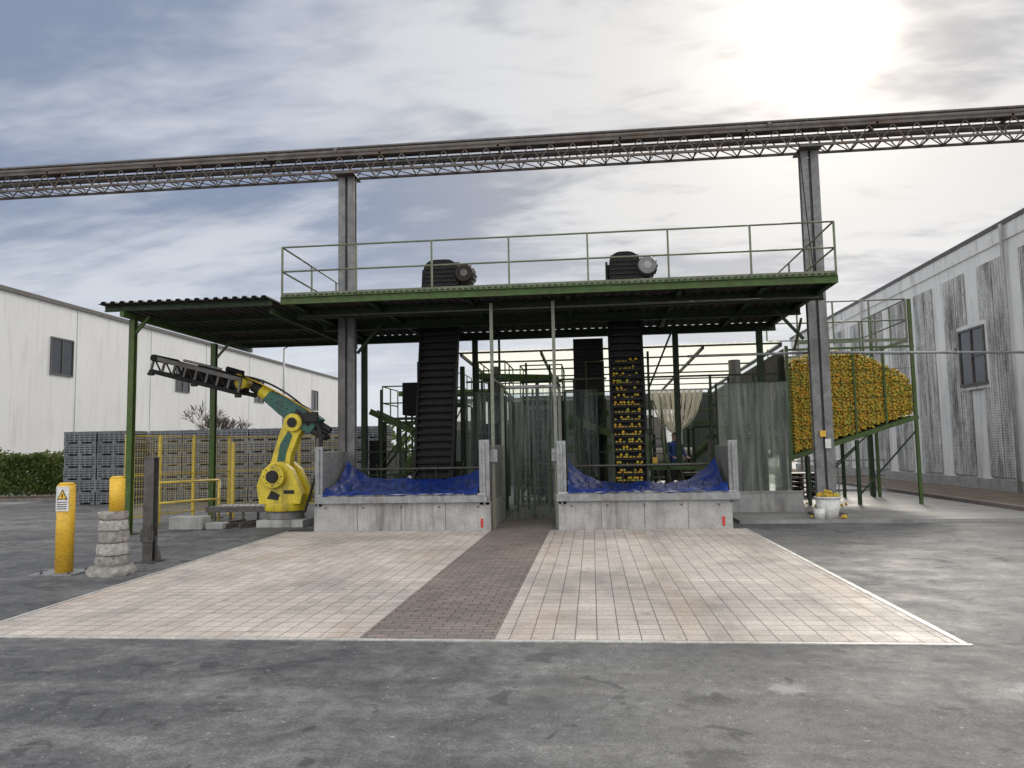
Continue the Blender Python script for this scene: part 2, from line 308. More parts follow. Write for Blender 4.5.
# ---------------------------------------------------------------- pipe gantry
o=Ob('pipe_bridge')
Y0,Y1=16.75,17.25; Zb,Zt=8.20,8.60
X0,X1=-44,34
for y in (Y0,Y1):
    o.beam('chords',TRUSSM,(X0,y,Zb),(X1,y,Zb),0.05); o.beam('chords',TRUSSM,(X0,y,Zt),(X1,y,Zt),0.06)
x=X0
while x<X1:
    for y in (Y0,Y1):
        o.beam('lattice',TRUSSM,(x,y,Zb+0.03),(x+0.25,y,Zt-0.03),0.022); o.beam('lattice',TRUSSM,(x+0.25,y,Zt-0.03),(x+0.5,y,Zb+0.03),0.022)
    o.beam('lattice',TRUSSM,(x,Y0,Zb),(x,Y1,Zb),0.03); o.beam('lattice',TRUSSM,(x,Y0,Zb),(x+0.5,Y1,Zb),0.018)
    x+=0.5
for (y,z,r,m) in ((16.83,8.70,0.06,TRUSSM),(16.98,8.69,0.05,STEELD),(17.15,8.71,0.065,TRUSSM),(16.92,8.44,0.035,STEELD),(17.12,8.46,0.04,TRUSSM),(16.86,8.82,0.035,STEELD),(17.02,8.82,0.05,STEELC),(17.18,8.84,0.04,STEELD)):
    o.tube('pipes',m,(X0,y,z),(X1,y,z),r,n=10)
x=X0
while x<X1:
    o.box('pipe_supports',TRUSSM,x,x+0.05,Y0-0.03,Y1+0.03,8.58,8.64); x+=2.8
for x in (-20.5,-6.4,3.6,14.5):
    o.tube('flanges',STEELD,(x,17.02,8.82),(x+0.08,17.02,8.82),0.09,n=12); o.tube('flanges',STEELD,(x+.5,16.83,8.70),(x+.58,16.83,8.70),0.10,n=12)
for cx in (-5.64,5.0,-34,26):
    for dx in (-0.115,0.115): o.ibeam('column',STEELC,(cx+dx,17.0,0),(cx+dx,17.0,8.14),0.17,0.16,0.016)
    o.box('column',STEELC,cx-0.1,cx+0.1,17.02,17.04,0,8.0)
    o.box('head_plate',STEELD,cx-0.24,cx+0.24,16.68,17.35,8.14,8.17); o.box('base_plate',STEELD,cx-0.33,cx+0.33,16.7,17.3,0.0,0.12)
o.box('sign_plate',YEL,4.9,5.02,16.86,16.875,1.75,1.88); o.box('sign_plate2',WHITE,5.0,5.12,16.86,16.875,1.5,1.7)
o.path('hanging_cable',DARK,[(4.7,16.6,8.2),(4.72,16.5,7.2),(4.74,16.4,6.3),(4.76,16.2,5.2)],0.012,5)
o.done()

# ---------------------------------------------------------------- deck / platform
def corrug(o,part,m,x0,x1,y0,y1,z,zb=None,p=0.2,d=0.035):
    b=o.bm(part,m); prof=[]; x=x0
    while x<x1-p*0.99:
        prof+=[(x,0),(x+p*0.35,0),(x+p*0.5,d),(x+p*0.85,d)]; x+=p
    prof.append((x,0)); zb=z if zb is None else zb
    A=[b.verts.new((px,y0,z+pz)) for px,pz in prof]; Bv=[b.verts.new((px,y1,zb+pz)) for px,pz in prof]
    for i in range(len(prof)-1): b.faces.new((A[i],A[i+1],Bv[i+1],Bv[i]))
DX0,DX1,DY0,DY1,DZ=-6.28,4.74,14.7,19.8,4.72
o=Ob('steel_platform')
corrug(o,'sheet_decking',ROOFS,DX0+0.05,DX1-0.05,DY0+0.06,DY1,DZ+0.0)
o.box('deck_plate',ROOFS,DX0+0.03,DX1-0.03,DY0+0.05,DY1,DZ+0.05,DZ+0.07)
o.box('fascia',GREEN,DX0,DX1,DY0,DY0+0.02,DZ-0.06,DZ+0.07)
o.box('fascia_flange',GREEN,DX0,DX1,DY0-0.06,DY0,DZ-0.075,DZ-0.055); o.box('fascia_flange',GREEN,DX0,DX1,DY0-0.05,DY0,DZ+0.07,DZ+0.085)
o.box('side_fascia',GREEN,DX0-0.02,DX0,DY0,DY1,DZ-0.06,DZ+0.07); o.box('side_fascia',GREEN,DX1,DX1+0.02,DY0,DY1,DZ-0.06,DZ+0.07)
x=DX0+0.1
while x<DX1:
    o.box('grating_teeth',GREEND,x,x+0.06,DY0-0.045,DY0+0.01,DZ+0.087,DZ+0.12); x+=0.12
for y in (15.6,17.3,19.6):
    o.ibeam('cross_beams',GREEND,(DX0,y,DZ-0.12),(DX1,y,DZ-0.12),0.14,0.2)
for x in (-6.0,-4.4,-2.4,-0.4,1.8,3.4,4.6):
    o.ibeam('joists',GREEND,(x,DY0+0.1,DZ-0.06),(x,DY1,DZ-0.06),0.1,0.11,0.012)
RZ=5.86
def rail(o,pts,z0,h,m,spacing=1.55,part='railing',tv=0.035):
    first=True
    for a,b2 in zip(pts[:-1],pts[1:]):
        a=Vector(a);b2=Vector(b2); n=max(1,round((b2-a).length/spacing))
        for i in range(0 if first else 1,n+1):
            p=a.lerp(b2,i/n); o.beam(part,m,(p.x,p.y,p.z+z0),(p.x,p.y,p.z+z0+h-0.002),tv,tv)
        first=False
        for hh in (h,h*0.52): o.tube(part,m,(a.x,a.y,a.z+z0+hh),(b2.x,b2.y,b2.z+z0+hh),0.019,n=8)
        o.beam(part+'_toeboard',m,(a.x,a.y,a.z+z0+0.07),(b2.x,b2.y,b2.z+z0+0.07),0.008,0.08)
RAILM=mat('railing_paint',(0.14,0.165,0.095),(0.095,0.115,0.065),6,0.5,dirt=(0.12,0.09,0.07),dirtamt=0.6)
rail(o,[(DX0,DY1-.1,0),(DX0,DY0+0.04,0),(DX1,DY0+0.04,0),(DX1,DY1-.1,0)],DZ+0.07,RZ-DZ-0.07,RAILM,1.52)
rail(o,[(DX0+0.05,DY1-.1,0),(DX1-0.05,DY1-.1,0)],DZ+0.07,RZ-DZ-0.09,RAILM,1.8)
POST=mat('post_paint',(0.20,0.21,0.165),(0.14,0.15,0.115),6,0.5,dirt=(0.12,0.08,0.05))
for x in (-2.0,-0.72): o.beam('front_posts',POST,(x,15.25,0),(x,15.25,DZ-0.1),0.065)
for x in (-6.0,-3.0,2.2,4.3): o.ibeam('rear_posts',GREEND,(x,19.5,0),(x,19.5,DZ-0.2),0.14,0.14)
o.beam('front_tie',POST,(-2.0,15.25,3.05),(-2.0,17.4,3.05),0.05); o.beam('front_tie',POST,(-0.72,15.25,3.05),(-0.72,17.4,3.05),0.05)
o.beam('brace',GREEND,(4.7,17.0,3.9),(4.1,17.0,4.6),0.06); o.beam('brace',GREEND,(-5.4,17.0,3.9),(-4.8,17.0,4.6),0.06)
o.tube('conduit',STEELD,(-6.1,15.4,DZ-0.2),(4.6,15.4,DZ-0.2),0.02,n=8)
for x in (-2.0,-0.72): o.box('junction_box',STEEL,x-0.09,x+0.09,15.17,15.21,1.35,1.6)
o.done()

o=Ob('lean_to_canopy')
corrug(o,'sheet_roof',ROOFS,-9.95,-6.33,14.15,20.3,4.70,4.66,p=0.2,d=0.045)
for y in (14.35,15.8,17.3,18.8,20.1): o.ibeam('purlins',GREEND,(-9.9,y,4.62),(-6.33,y,4.62),0.07,0.1,0.01)
o.beam('edge_beam',GREEN,(-9.5,14.3,4.51),(-9.5,20.2,4.51),0.09,0.11); o.beam('edge_beam',GREEND,(-6.45,14.6,4.51),(-6.45,20.2,4.51),0.09,0.11)
o.ibeam('posts',GREEN,(-9.5,14.7,0),(-9.5,14.7,4.45),0.12,0.12,0.014); o.ibeam('posts',GREEN,(-9.6,18.3,0),(-9.6,18.3,4.45),0.13,0.13,0.014)
o.beam('knee_brace',GREEN,(-9.5,14.7,4.1),(-9.15,14.7,4.5),0.05); o.beam('knee_brace',GREEN,(-9.5,14.7,4.1),(-9.5,15.1,4.5),0.05); o.beam('knee_brace',GREEN,(-9.6,18.3,4.0),(-9.15,18.3,4.5),0.05)
for y in (14.7,18.3): o.box('base_plates',GREEND,-9.7,-9.35,y-0.15,y+0.15,0,0.02)
o.done()

# ---------------------------------------------------------------- tipping platforms w/ tarps
def tipper(x0,x1,ledge0,ledge1,seed,lplate,rplate,zmid):
    o=Ob('truck_tipping_platform',0.008)
    o.box('body',CONCP,x0,x1,15.0,15.25,0.0,0.56)
    o.box('body_sides',CONCP,x0,x0+0.2,15.25,17.4,0,0.56); o.box('body_sides',CONCP,x1-0.2,x1,15.25,17.4,0,0.56)
    o.box('ledge',STEEL,ledge0,ledge1,14.9,15.2,0.562,0.70); o.box('ledge_lip',CONCP,ledge0+0.03,ledge1-0.03,14.93,15.12,0.70,0.74)
    n=4
    for i in range(1,n): 
        x=x0+(x1-x0)*i/n; o.box('joints',STEELD,x-0.004,x+0.004,14.994,15.01,0.02,0.55)
    for i in range(5):
        x=x0+0.25+(x1-x0-0.5)*i/4; o.tube('bolts',STEELD,(x,14.985,0.47),(x,15.01,0.47),0.02,n=8)
    o.box('red_marker',RED,x1-0.2,x1-0.15,14.985,14.998,0.06,0.24)
    (a,b2,zt)=lplate
    o.box('side_plate',STEEL,a,b2,15.0,15.08,0.5,zt); o.box('side_wall',STEEL,a+0.005,a+0.06,15.08,17.3,0.5,zt-0.1)
    o.box('side_rib',STEEL,(a+b2)/2-0.02,(a+b2)/2+0.02,14.95,15.0,0.5,zt-0.05)
    (a,b2,zt)=rplate
    o.box('side_plate',STEEL,a,b2,15.0,15.08,0.5,zt); o.box('side_wall',STEEL,b2-0.06,b2-0.005,15.08,17.3,0.5,zt-0.1)
    o.box('side_rib',STEEL,(a+b2)/2-0.02,(a+b2)/2+0.02,14.95,15.0,0.5,zt-0.05)
    xa=lplate[1]; xb=rplate[0]
    def f(u,v):
        x=xa+(xb-xa)*u; c=4*u*(1-u)
        edge=(1-c)
        zf=0.75+0.12*edge**3
        zb=zmid+(1.40-zmid)*edge**2.3+0.015*math.sin(u*17+seed)
        zm=0.66+0.08*edge
        z=(1-v)**2*zf+2*v*(1-v)*zm+v*v*zb
        y=15.12+1.5*v-0.05*math.sin(v*3.1)
        w=noise.noise(Vector((x*2.6+seed,v*3,0.3)))*0.035+noise.noise(Vector((x*8+seed,v*7,1.3)))*0.018+noise.noise(Vector((x*20+seed,v*14,2.3)))*0.008
        ridge=abs(noise.noise(Vector((x*4+seed*2,v*4,4.0))))*0.06
        fold=0.014*math.sin(u*60+3*v+5*noise.noise(Vector((x*2,v*2,seed))))
        return (x,y+w*0.8+fold,z+w-ridge*0.6+abs(fold)*0.4*v)
    o.grid('sheet_tarpaulin',TARP,f,190,60)
    def g(u,v):
        x=xa+0.03+(xb-xa-0.06)*u; p=f(u,0)
        z=p[2]+0.03-(p[2]+0.03-0.735+0.05*abs(noise.noise(Vector((x*3,seed,0)))))*v; 
        return (x,14.92+0.19*(1-v)-0.02*math.sin(v*3)+0.014*math.sin(u*75+seed+2*v)-0.02*v,z)
    o.grid('sheet_tarp_front',TARP,g,120,6)
    for k in range(12):
        u=(k+0.5)/12; p=f(u,1.0); o.tube('tarp_ropes',STEELD,p,(p[0]+random.uniform(-.1,.1),p[1]+0.3,p[2]+0.3),0.007,n=5)
        u=(k+random.uniform(.2,.8))/12; p=f(u,0.3+0.4*random.random()); o.tube('tarp_straps',RUBBER,p,(p[0]+random.uniform(-.12,.12),p[1]+0.2,p[2]+0.14),0.012,n=5)
    o.tube('rear_rail',STEELD,(xa,16.9,1.2),(xb,16.9,1.2),0.025,n=8)
    o.done()
tipper(-5.68,-2.04,-5.62,-2.1,1.3,(-5.66,-5.50,1.72),(-2.26,-2.05,1.80),0.98)
tipper(-0.69,2.66,-0.72,2.80,5.1,(-0.70,-0.52,1.75),(2.62,2.80,1.70),0.84)

# ---------------------------------------------------------------- bucket elevators
def oranges_mesh(name,pts,r=0.04,sub=1,parent=None):
    t=bmesh.new(); bmesh.ops.create_icosphere(t,subdivisions=sub,radius=1); tv=[v.co.copy() for v in t.verts]; tf=[[v.index for v in f.verts] for f in t.faces]; t.free()
    V=[];F=[];A=[]
    for p in pts:
        b=len(V); rr=r*random.uniform(0.85,1.15); c=random.random()
        V+=[(p[0]+q.x*rr,p[1]+q.y*rr,p[2]+q.z*rr) for q in tv]; F+=[[i+b for i in f] for f in tf]; A+=[c]*len(tv)
    me=bpy.data.meshes.new(name); me.from_pydata(V,[],F); me.polygons.foreach_set('use_smooth',[True]*len(F))
    at=me.attributes.new('rnd','FLOAT','POINT'); at.data.foreach_set('value',A)
    ob=single(name,me,ORANGE); 
    if parent: ob.parent=parent
    return ob
def elevator(x0,x1,fill,motor):
    o=Ob('bucket_elevator'); yb,yt=17.0,18.2; zb,zt=0.7,6.05
    def yy(z): return yb+(yt-yb)*(z-zb)/(zt-zb)
    for x in (x0,x1): 
        o.beam('side_frames',DARK,(x,yb,zb),(x,yt,zt),0.05,0.30)
        o.beam('frame_edges',GREEND if fill else DARK,(x,yb-0.16,zb),(x,yt-0.16,zt-0.4),0.06,0.03)
    o.beam('belt',RUBBER,((x0+x1)/2,yb+0.05,zb),((x0+x1)/2,yt+0.05,zt),x1-x0-0.06,0.03)
    z=zb+0.1
    pts=[]
    while z<zt-0.3:
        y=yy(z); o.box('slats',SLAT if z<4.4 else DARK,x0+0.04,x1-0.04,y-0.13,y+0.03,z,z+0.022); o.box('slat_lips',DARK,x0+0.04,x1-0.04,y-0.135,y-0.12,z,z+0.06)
        if fill and z<3.6:
            n=int((x1-x0-0.1)/0.075)
            dens=0.95 if z<2.6 else 0.6
            for i in range(n):
                for lay in (0,1):
                    if random.random()<dens*(1 if lay==0 else 0.5): pts.append((x0+0.08+i*0.076+random.uniform(-.02,.02),y-0.075+random.uniform(-.02,.02),z+0.06+lay*0.06))
        z+=0.17
    # rounded slatted drum head
    cz=zt-0.15; R=0.34
    o.tube('head_drum',DARK,(x0+0.25,yt,cz),(x1,yt,cz),R-0.05,n=28)
    for x in (x0+0.1,x1): o.tube('head_end_discs',SLAT,(x,yt,cz),(x+0.03,yt,cz),R+0.02,n=28)
    for i in range(22):
        a=2*math.pi*i/22; yy_,zz_=yt+R*math.cos(a),cz+R*math.sin(a)
        o.beam('head_slats',SLAT,(x0+0.1,yy_,zz_),(x1,yy_,zz_),0.03,0.05)
    # curved hood seen from the front
    P=[(x0+0.06,cz-0.9)]+[(x0+0.34-0.28*math.cos(t*math.pi/2/6),cz+0.1+0.26*math.sin(t*math.pi/2/6)) for t in range(7)]+[(x1-0.26+0.30*math.sin(t*math.pi/2/6),cz+0.08+0.28*math.cos(t*math.pi/2/6)) for t in range(7)]+[(x1+0.04,cz-0.9)]
    o.ext('hood_front',DARK,P,yt-0.40,yt-0.365)
    for i in range(9):
        o.box('hood_slats',SLAT,x0+0.10,x1,yt-0.425,yt-0.403,cz-0.72+i*0.105,cz-0.69+i*0.105)
    o.box('head_casing',DARK,x0+0.08,x1-0.02,yt-0.30,yt+0.30,cz-0.95,cz-0.1)
    # motor with round fan cover facing the yard
    mx_=x1+0.2
    o.tube('gear_motor',STEELD,(mx_,yt-0.45,cz-0.02),(mx_,yt+0.05,cz-0.02),0.23,n=28)
    o.tube('fan_cover',STEELC if motor else SLAT,(mx_,yt-0.52,cz-0.02),(mx_,yt-0.452,cz-0.02),0.2,0.23,28)
    o.tube('fan_hub',STEEL if motor else STEELD,(mx_,yt-0.535,cz-0.02),(mx_,yt-0.522,cz-0.02),0.09,n=18)
    for i in range(14):
        a=2*math.pi*i/14; o.beam('motor_fins',SLAT,(mx_+0.24*math.cos(a),yt-0.43,cz-0.02+0.24*math.sin(a)),(mx_+0.24*math.cos(a),yt,cz-0.02+0.24*math.sin(a)),0.02,0.03)
    o.beam('motor_arm',STEELD,(mx_,yt-0.1,cz-0.25),(mx_,yt-0.1,4.8),0.06)
    if motor: o.box('control_box',STEELD,x1+0.6,x1+0.77,yt-0.2,yt,zt-0.85,zt-0.6); o.tube('side_pump',STEELD,(x1+0.6,yt-0.4,5.0),(x1+0.85,yt-0.4,5.0),0.11,n=14); o.beam('box_stand',STEELD,(x1+0.68,yt,4.8),(x1+0.68,yt,zt-0.8),0.04)
    o.box('boot',DARK,x0-0.1,x1+0.1,yb-0.2,yb+0.4,0.1,zb+0.1)
    e=o.done()
    if pts: oranges_mesh('oranges_on_buckets',pts,0.038,1,e)
elevator(-4.05,-3.17,False,False); elevator(0.47,1.22,True,True)

# ---------------------------------------------------------------- strip curtain
o=Ob('pvc_strip_door')
x=-1.98
while x<-0.8:
    w=0.2; ph=random.random()*6
    o.grid('sheet_strips',PVC,lambda u,v,x=x,ph=ph:(x+w*u,17.4+0.015*math.sin(ph+v*5)+0.03*(u-0.5)**2*4+0.01*math.sin(x*40),0.03+3.0*v),4,14); x+=0.175
o.beam('top_rail',STEEL,(-2.02,17.4,3.05),(-0.72,17.4,3.05),0.06)
for x in (-2.05,-0.72): o.beam('jambs',POST,(x,17.42,0),(x,17.42,3.1),0.07)
o.beam('mid_rail',GREEND,(-2.0,17.55,1.1),(-0.75,17.55,1.1),0.05); o.beam('gate_post',GREEND,(-1.35,17.55,0),(-1.35,17.55,3.0),0.05)
o.done()
def polywall(name,x0,x1,y,z0,z1,m=POLY):
    o=Ob(name)
    n=int((x1-x0)/0.02)
    o.grid('sheet_corrugated',m,lambda u,v:(x0+(x1-x0)*u,y+0.018*math.sin((x1-x0)*u/0.15*2*math.pi),z0+(z1-z0)*v),n,1)
    for z in (z0,z0+(z1-z0)*0.5,z1): o.beam('rails',GREEND,(x0,y+0.06,z),(x1,y+0.06,z),0.045)
    for x in (x0,x1,(x0+x1)/2): o.beam('studs',GREEND,(x,y+0.12,0),(x,y+0.12,z1),0.05)
    return o.done()
polywall('translucent_partition',2.95,4.55,18.0,0.45,3.05)
polywall('translucent_partition',-3.05,-2.15,18.2,1.0,3.0,PVC)
polywall('translucent_partition',-0.62,0.15,18.3,0.9,3.0,PVC)
o=Ob('low_block_wall'); o.box('wall',CONCP,3.0,4.75,17.85,17.98,0.07,0.5); o.box('cap',CONC,2.98,4.77,17.83,18.0,0.5,0.54); o.done()

# ---------------------------------------------------------------- rear canopy (translucent roof)
o=Ob('rear_canopy')
ZC=4.3
def tr(u,v): 
    x=-3.6+8.6*u; return (x,20.2+12.5*v,ZC+0.012*math.sin(x/0.1*math.pi)-0.25*v)
o.grid('sheet_panels',ROOFT,tr,172,2)
for y in (20.3,22.3,24.3,26.3,28.3,30.3,32.6): o.beam('purlins',GREEND,(-3.6,y,ZC-0.04-0.02*(y-20.2)),(5.05,y,ZC-0.04-0.02*(y-20.2)),0.05,0.045)
for x in (-3.5,-1.3,0.9,3.0,5.0): o.beam('rafters',GREEND,(x,20.2,ZC-0.10),(x,32.7,ZC-0.35),0.06,0.08)
for x in (-3.5,0.9,5.0):
    for y in (20.4,26,32.4): o.ibeam('posts',GREEND,(x,y,0),(x,y,ZC-0.4),0.12,0.12)
o.grid('sheet_side_wall',ROOFS,lambda u,v:(5.06+0.02*math.sin(u*12.5/0.1*math.pi),20.2+12.5*u,2.0+(2.1-0.3*u)*v),500,1)
o.grid('sheet_side_wall_lower',POLY,lambda u,v:(5.06+0.02*math.sin(u*12.5/0.1*math.pi),20.2+12.5*u,0.5+1.5*v),500,1)
o.done()
o=Ob('rear_machine_hall')
HALL=mat('hall_cladding',(0.055,0.065,0.06),(0.03,0.038,0.035),2,0.6,stretch=(6,6,0.4))
o.box('wall',HALL,-3.6,1.3,33,33.3,0,3.7); o.box('wall2',HALL,3.9,5.1,33,33.3,0,3.9); o.box('lintel',HALL,1.3,3.9,33,33.3,3.2,3.9)
o.box('wall3',HALL,-6.1,-3.6,30,30.2,0,2.4); o.done()

o=Ob('string_fringe_curtain')
for i in range(60):
    t=i/59; x=1.75+1.55*t; sag=random.uniform(0.5,1.0); pts=[]
    gx=2.5+random.uniform(-0.15,0.15)
    for k in range(7):
        s=k/6; xx=x+(gx-x)*(s**1.6); z=3.25-1.25*s-0.25*math.sin(s*math.pi)*sag*abs(t-0.5)*2
        pts.append((xx,22.6+0.1*math.sin(i),z))
    o.path('strings',STRING,pts,0.012,4)
o.beam('pole',STEEL,(1.7,22.6,3.27),(3.4,22.6,3.27),0.04)
o.done()

# ---------------------------------------------------------------- process machinery (interior)
o=Ob('fruit_conveyor_line')
def conv(p,q,w=0.6):
    p=Vector(p);q=Vector(q)
    dv=Vector((0,w/2,0)) if abs((q-p).x)>abs((q-p).y) else Vector((w/2,0,0))
    for s in (-1,1): o.beam('side_rails',GREEN,p+dv*s,q+dv*s,0.04,0.16)
    o.beam('belt',RUBBER,p,q,w-0.05,0.05)
    n=int((q-p).length/1.4)
    for i in range(n+1):
        c=p.lerp(q,(i+0.2)/(n+0.6))
        for s in (-1,1): o.beam('legs',GREEND,c+dv*s,(c.x+dv.x*s,c.y+dv.y*s,0),0.06)
conv((-6.0,20.3,2.7),(-3.9,20.3,1.7)); conv((-0.6,19.0,2.35),(1.0,19.0,1.75),0.4); conv((-3.0,20.5,3.6),(-1.0,21.5,3.6)); conv((-2.9,22,1.5),(0.5,22,2.6))
conv((-6.0,23.5,3.4),(-3.0,23.5,3.4),0.8); conv((1.4,19.4,1.1),(2.8,19.4,1.1),0.5)
conv((-5.6,22.9,0.9),(-4.2,22.9,2.2),0.5); conv((2.9,24.5,1.0),(4.6,24.5,2.4),0.6); conv((-2.0,24.8,1.6),(0.8,24.8,1.6),0.7)
o.done()
o=Ob('service_gantry')
def frame(x0,x1,y0,y1,z,h=1.0,m=GREEND):
    for x in (x0,x1):
        for y in (y0,y1): o.beam('posts',m,(x,y,0),(x,y,z-0.052),0.08)
    o.box('floor_grating',m,x0,x1,y0,y1,z-0.05,z)
    rail(o,[(x0,y1,0),(x0,y0,0),(x1,y0,0),(x1,y1,0)],z,h,GREEN,0.9,tv=0.03)
    o.beam('braces',m,(x0,y0,0.3),(x1,y0,z-0.1),0.04)
frame(-5.9,-4.2,20.9,22.6,2.45); frame(-0.1,0.35,19.3,21.2,2.9,0.9); frame(-2.9,-2.2,19.4,21.4,3.0,0.9); frame(1.4,1.75,21.6,23,2.0,0.9); frame(-5.6,-4.3,25,27,3.2); frame(-2.0,-0.8,21.5,23.5,3.0); frame(3.0,4.7,22.8,24.0,2.2,0.9)
def stairs(x0,x1,y0,z0,n,ry=0.2,rz=0.2):
    for k in range(n): o.box('stair_treads',STEELD,x0+0.03,x1-0.03,y0+k*ry,y0+(k+1)*ry,z0+k*rz,z0+0.03+k*rz)
    for x in (x0,x1):
        o.beam('stringers',GREEN,(x,y0-0.1,z0-0.1),(x,y0+n*ry,z0+n*rz),0.04,0.18); o.tube('handrail',GREEN,(x,y0-0.1,z0+0.85),(x,y0+n*ry,z0+n*rz+0.95),0.02,n=8)
        for j in (0,n//2,n-1): o.tube('handrail_posts',GREEN,(x,y0+j*ry,z0+j*rz),(x,y0+j*ry,z0+j*rz+0.93),0.015,n=6)
stairs(1.42,1.88,18.9,0.2,9); stairs(-1.85,-1.05,18.6,0.2,12)
# sideways stairs on the left
for k in range(10): o.box('side_stair_treads',STEELD,-5.5+k*0.16,-5.3+k*0.16,19.35,19.95,0.4+k*0.2,0.43+k*0.2)
for y in (19.33,19.97): o.beam('side_stringers',GREEN,(-5.55,y,0.3),(-3.95,y,2.3),0.04,0.16); o.tube('side_handrail',GREEN,(-5.55,y,1.2),(-3.95,y,3.2),0.02,n=8)
for (a,b2) in (((-5.9,19.0,1.0),(-4.3,19.0,1.0)),((-5.9,19.0,1.6),(-4.3,19.0,1.6)),((-3.1,18.6,1.9),(-2.2,18.6,1.9)),((-0.6,18.6,1.5),(0.4,18.6,1.5)),((1.3,18.3,1.15),(2.9,18.3,1.15)),((1.3,18.6,3.3),(4.5,18.6,3.3)),((-3.1,18.6,3.3),(0.4,18.6,3.3)),((1.4,18.3,3.0),(2.0,18.3,4.4)),((-0.55,18.5,1.0),(0.3,18.5,2.2)),((3.0,19.0,0.6),(4.4,19.0,2.6)),((3.0,19.0,2.6),(4.5,19.0,2.6)),((-2.9,18.9,0.6),(-2.2,18.9,2.4))): o.beam('cross_bars',GREEND,a,b2,0.045)
for (x,y,z) in ((-5.4,19,3.2),(-4.9,19,2.3),(-4.4,19,2.3),(-2.7,18.6,3.3),(-0.4,18.6,3.3),(1.4,18.3,3.9),(2.85,18.3,3.3),(-2.25,18.6,4.4),(3.4,19.0,3.3),(4.0,19.0,3.3),(-5.0,21.5,4.2),(-1.7,20.0,3.9),(-1.1,20.6,3.9)): o.beam('uprights',GREEND,(x,y,0),(x,y,z),0.055)
o.done()
o=Ob('sorting_machine',0.01)
o.box('housing',DARK,-0.42,0.36,19.6,20.6,0.5,4.45); o.box('panel',GREEND,-0.4,-0.2,19.5,19.6,1.0,2.4); o.box('panel',SLAT,-0.1,0.3,19.56,19.6,2.6,3.4)
for i in range(8): o.box('louvres',SLAT,-0.38,0.32,19.57,19.598,3.5+i*0.1,3.54+i*0.1)
o.box('hopper',DARK,-5.2,-4.6,20.4,21.2,2.6,3.5); o.box('cabinet',CONCP,-5.5,-5.1,20.0,20.3,0.5,1.6); o.box('cabinet',WHITE,-4.9,-4.6,21.2,21.6,0.9,1.9)
o.box('housing',DARK,-2.9,-2.3,20.2,21.2,0.3,2.3); o.box('tank',STEELD,-1.9,-1.2,23,24,0.2,2.8); o.box('housing',DARK,-5.9,-5.6,19.6,20.2,0.2,1.9)
o.box('washer',STEELD,3.2,4.5,20.2,21.4,0.3,1.8); o.box('washer_lid',GREEND,3.15,4.55,20.15,21.45,1.8,1.9); o.tube('duct',STEELC,(3.9,20.8,1.9),(3.9,20.8,3.9),0.16,n=18)
o.tube('duct',STEELC,(-2.6,20.7,2.3),(-2.6,20.7,3.9),0.12,n=18); o.box('bin',GREEND,-4.2,-3.6,20.8,21.6,0.1,1.3)
o.tube('drum',STEELD,(2.0,26,1.0),(3.4,26,1.0),0.55,n=24); o.box('bench',STEELD,2.5,3.4,21.9,22.4,0.75,0.85); o.box('bench_base',DARK,2.55,3.35,21.95,22.35,0.1,0.74)
o.box('small_sign',YEL,1.42,1.54,18.2,18.22,1.2,1.35)
o.done()

# ---------------------------------------------------------------- orange bin
o=Ob('orange_storage_hopper')
BX0,BX1,BY0,BY1=5.1,8.05,19.7,22.4
def zbot(x): return 1.35+(2.3-1.35)*(x-BX0)/(BX1-BX0)
for y in (BY0,BY1):
    o.beam('bottom_beam',GREEN,(BX0-0.1,y,zbot(BX0)-0.1),(BX1+0.05,y,zbot(BX1)-0.07),0.09,0.11)
    o.beam('top_rail',GREEN,(BX0-0.1,y,4.0),(BX1+0.05,y,4.0),0.06,0.05)
    for x in (BX0-0.1,BX1): o.beam('corner_posts',GREEN,(x,y,zbot(x)-0.15 if x<BX1 else 0.05),(x,y,5.2 if x>7 else 4.1),0.075)
for x in (5.9,6.62,7.35): 
    for y in (BY0,BY1): o.beam('posts',GREEN,(x,y,zbot(x)-0.1),(x,y,3.97),0.045)
for (x,y) in ((6.6,BY0),(7.9,BY1),(7.1,BY1),(5.4,BY0),(5.4,BY1),(6.1,BY1)): o.beam('legs',GREEND,(x,y,0.05),(x,y,zbot(x)-0.16),0.08)
for (a,b2) in (((5.4,BY0,0.4),(6.6,BY0,1.5)),((6.6,BY0,0.3),(8.05,BY0,1.9)),((6.1,BY1,0.3),(7.9,BY1,1.9))): o.beam('braces',GREEND,a,b2,0.035)
for z in (1.7,2.05,2.4,2.75,3.1,3.45,3.8):
    xe=BX1 if z>2.3 else BX0+(z-1.35)/0.95*(BX1-BX0)
    o.tube('mesh_bars',GREEND,(BX0,BY0-0.02,z),(xe,BY0-0.02,z),0.006,n=5)
x=BX0+0.2
while x<BX1:
    o.tube('mesh_bars',GREEND,(x,BY0-0.02,zbot(x)),(x,BY0-0.02,4.0),0.005,n=5); x+=0.2
o.ext('back_panel',DARK,[(BX0,1.35),(BX1,2.3),(BX1,3.2),(BX0,3.2)],BY1-0.02,BY1)
o.beam('chute_floor',GREEND,(BX0-0.1,(BY0+BY1)/2,1.32),(BX1,(BY0+BY1)/2,2.27),BY1-BY0-0.1,0.03)
o.ext('core',mat('orange_mass',(0.30,0.20,0.025),(0.16,0.10,0.012),20,0.7,bump=0.6),[(BX0+.03,1.42),(BX1-.03,2.36),(BX1-.03,3.0),(7.2,3.5),(6.5,3.7),(BX0+.03,3.35)],BY0+0.07,BY1-0.1)
for y in (BY0-0.02,BY1+0.6): 
    rail(o,[(5.3,y,0),(BX1-0.1,y,0)],4.1,1.1,RAILM,1.0)
rail(o,[(BX1-0.05,BY0+0.1,0),(BX1-0.05,BY1+0.5,0)],4.1,1.1,RAILM,1.2)
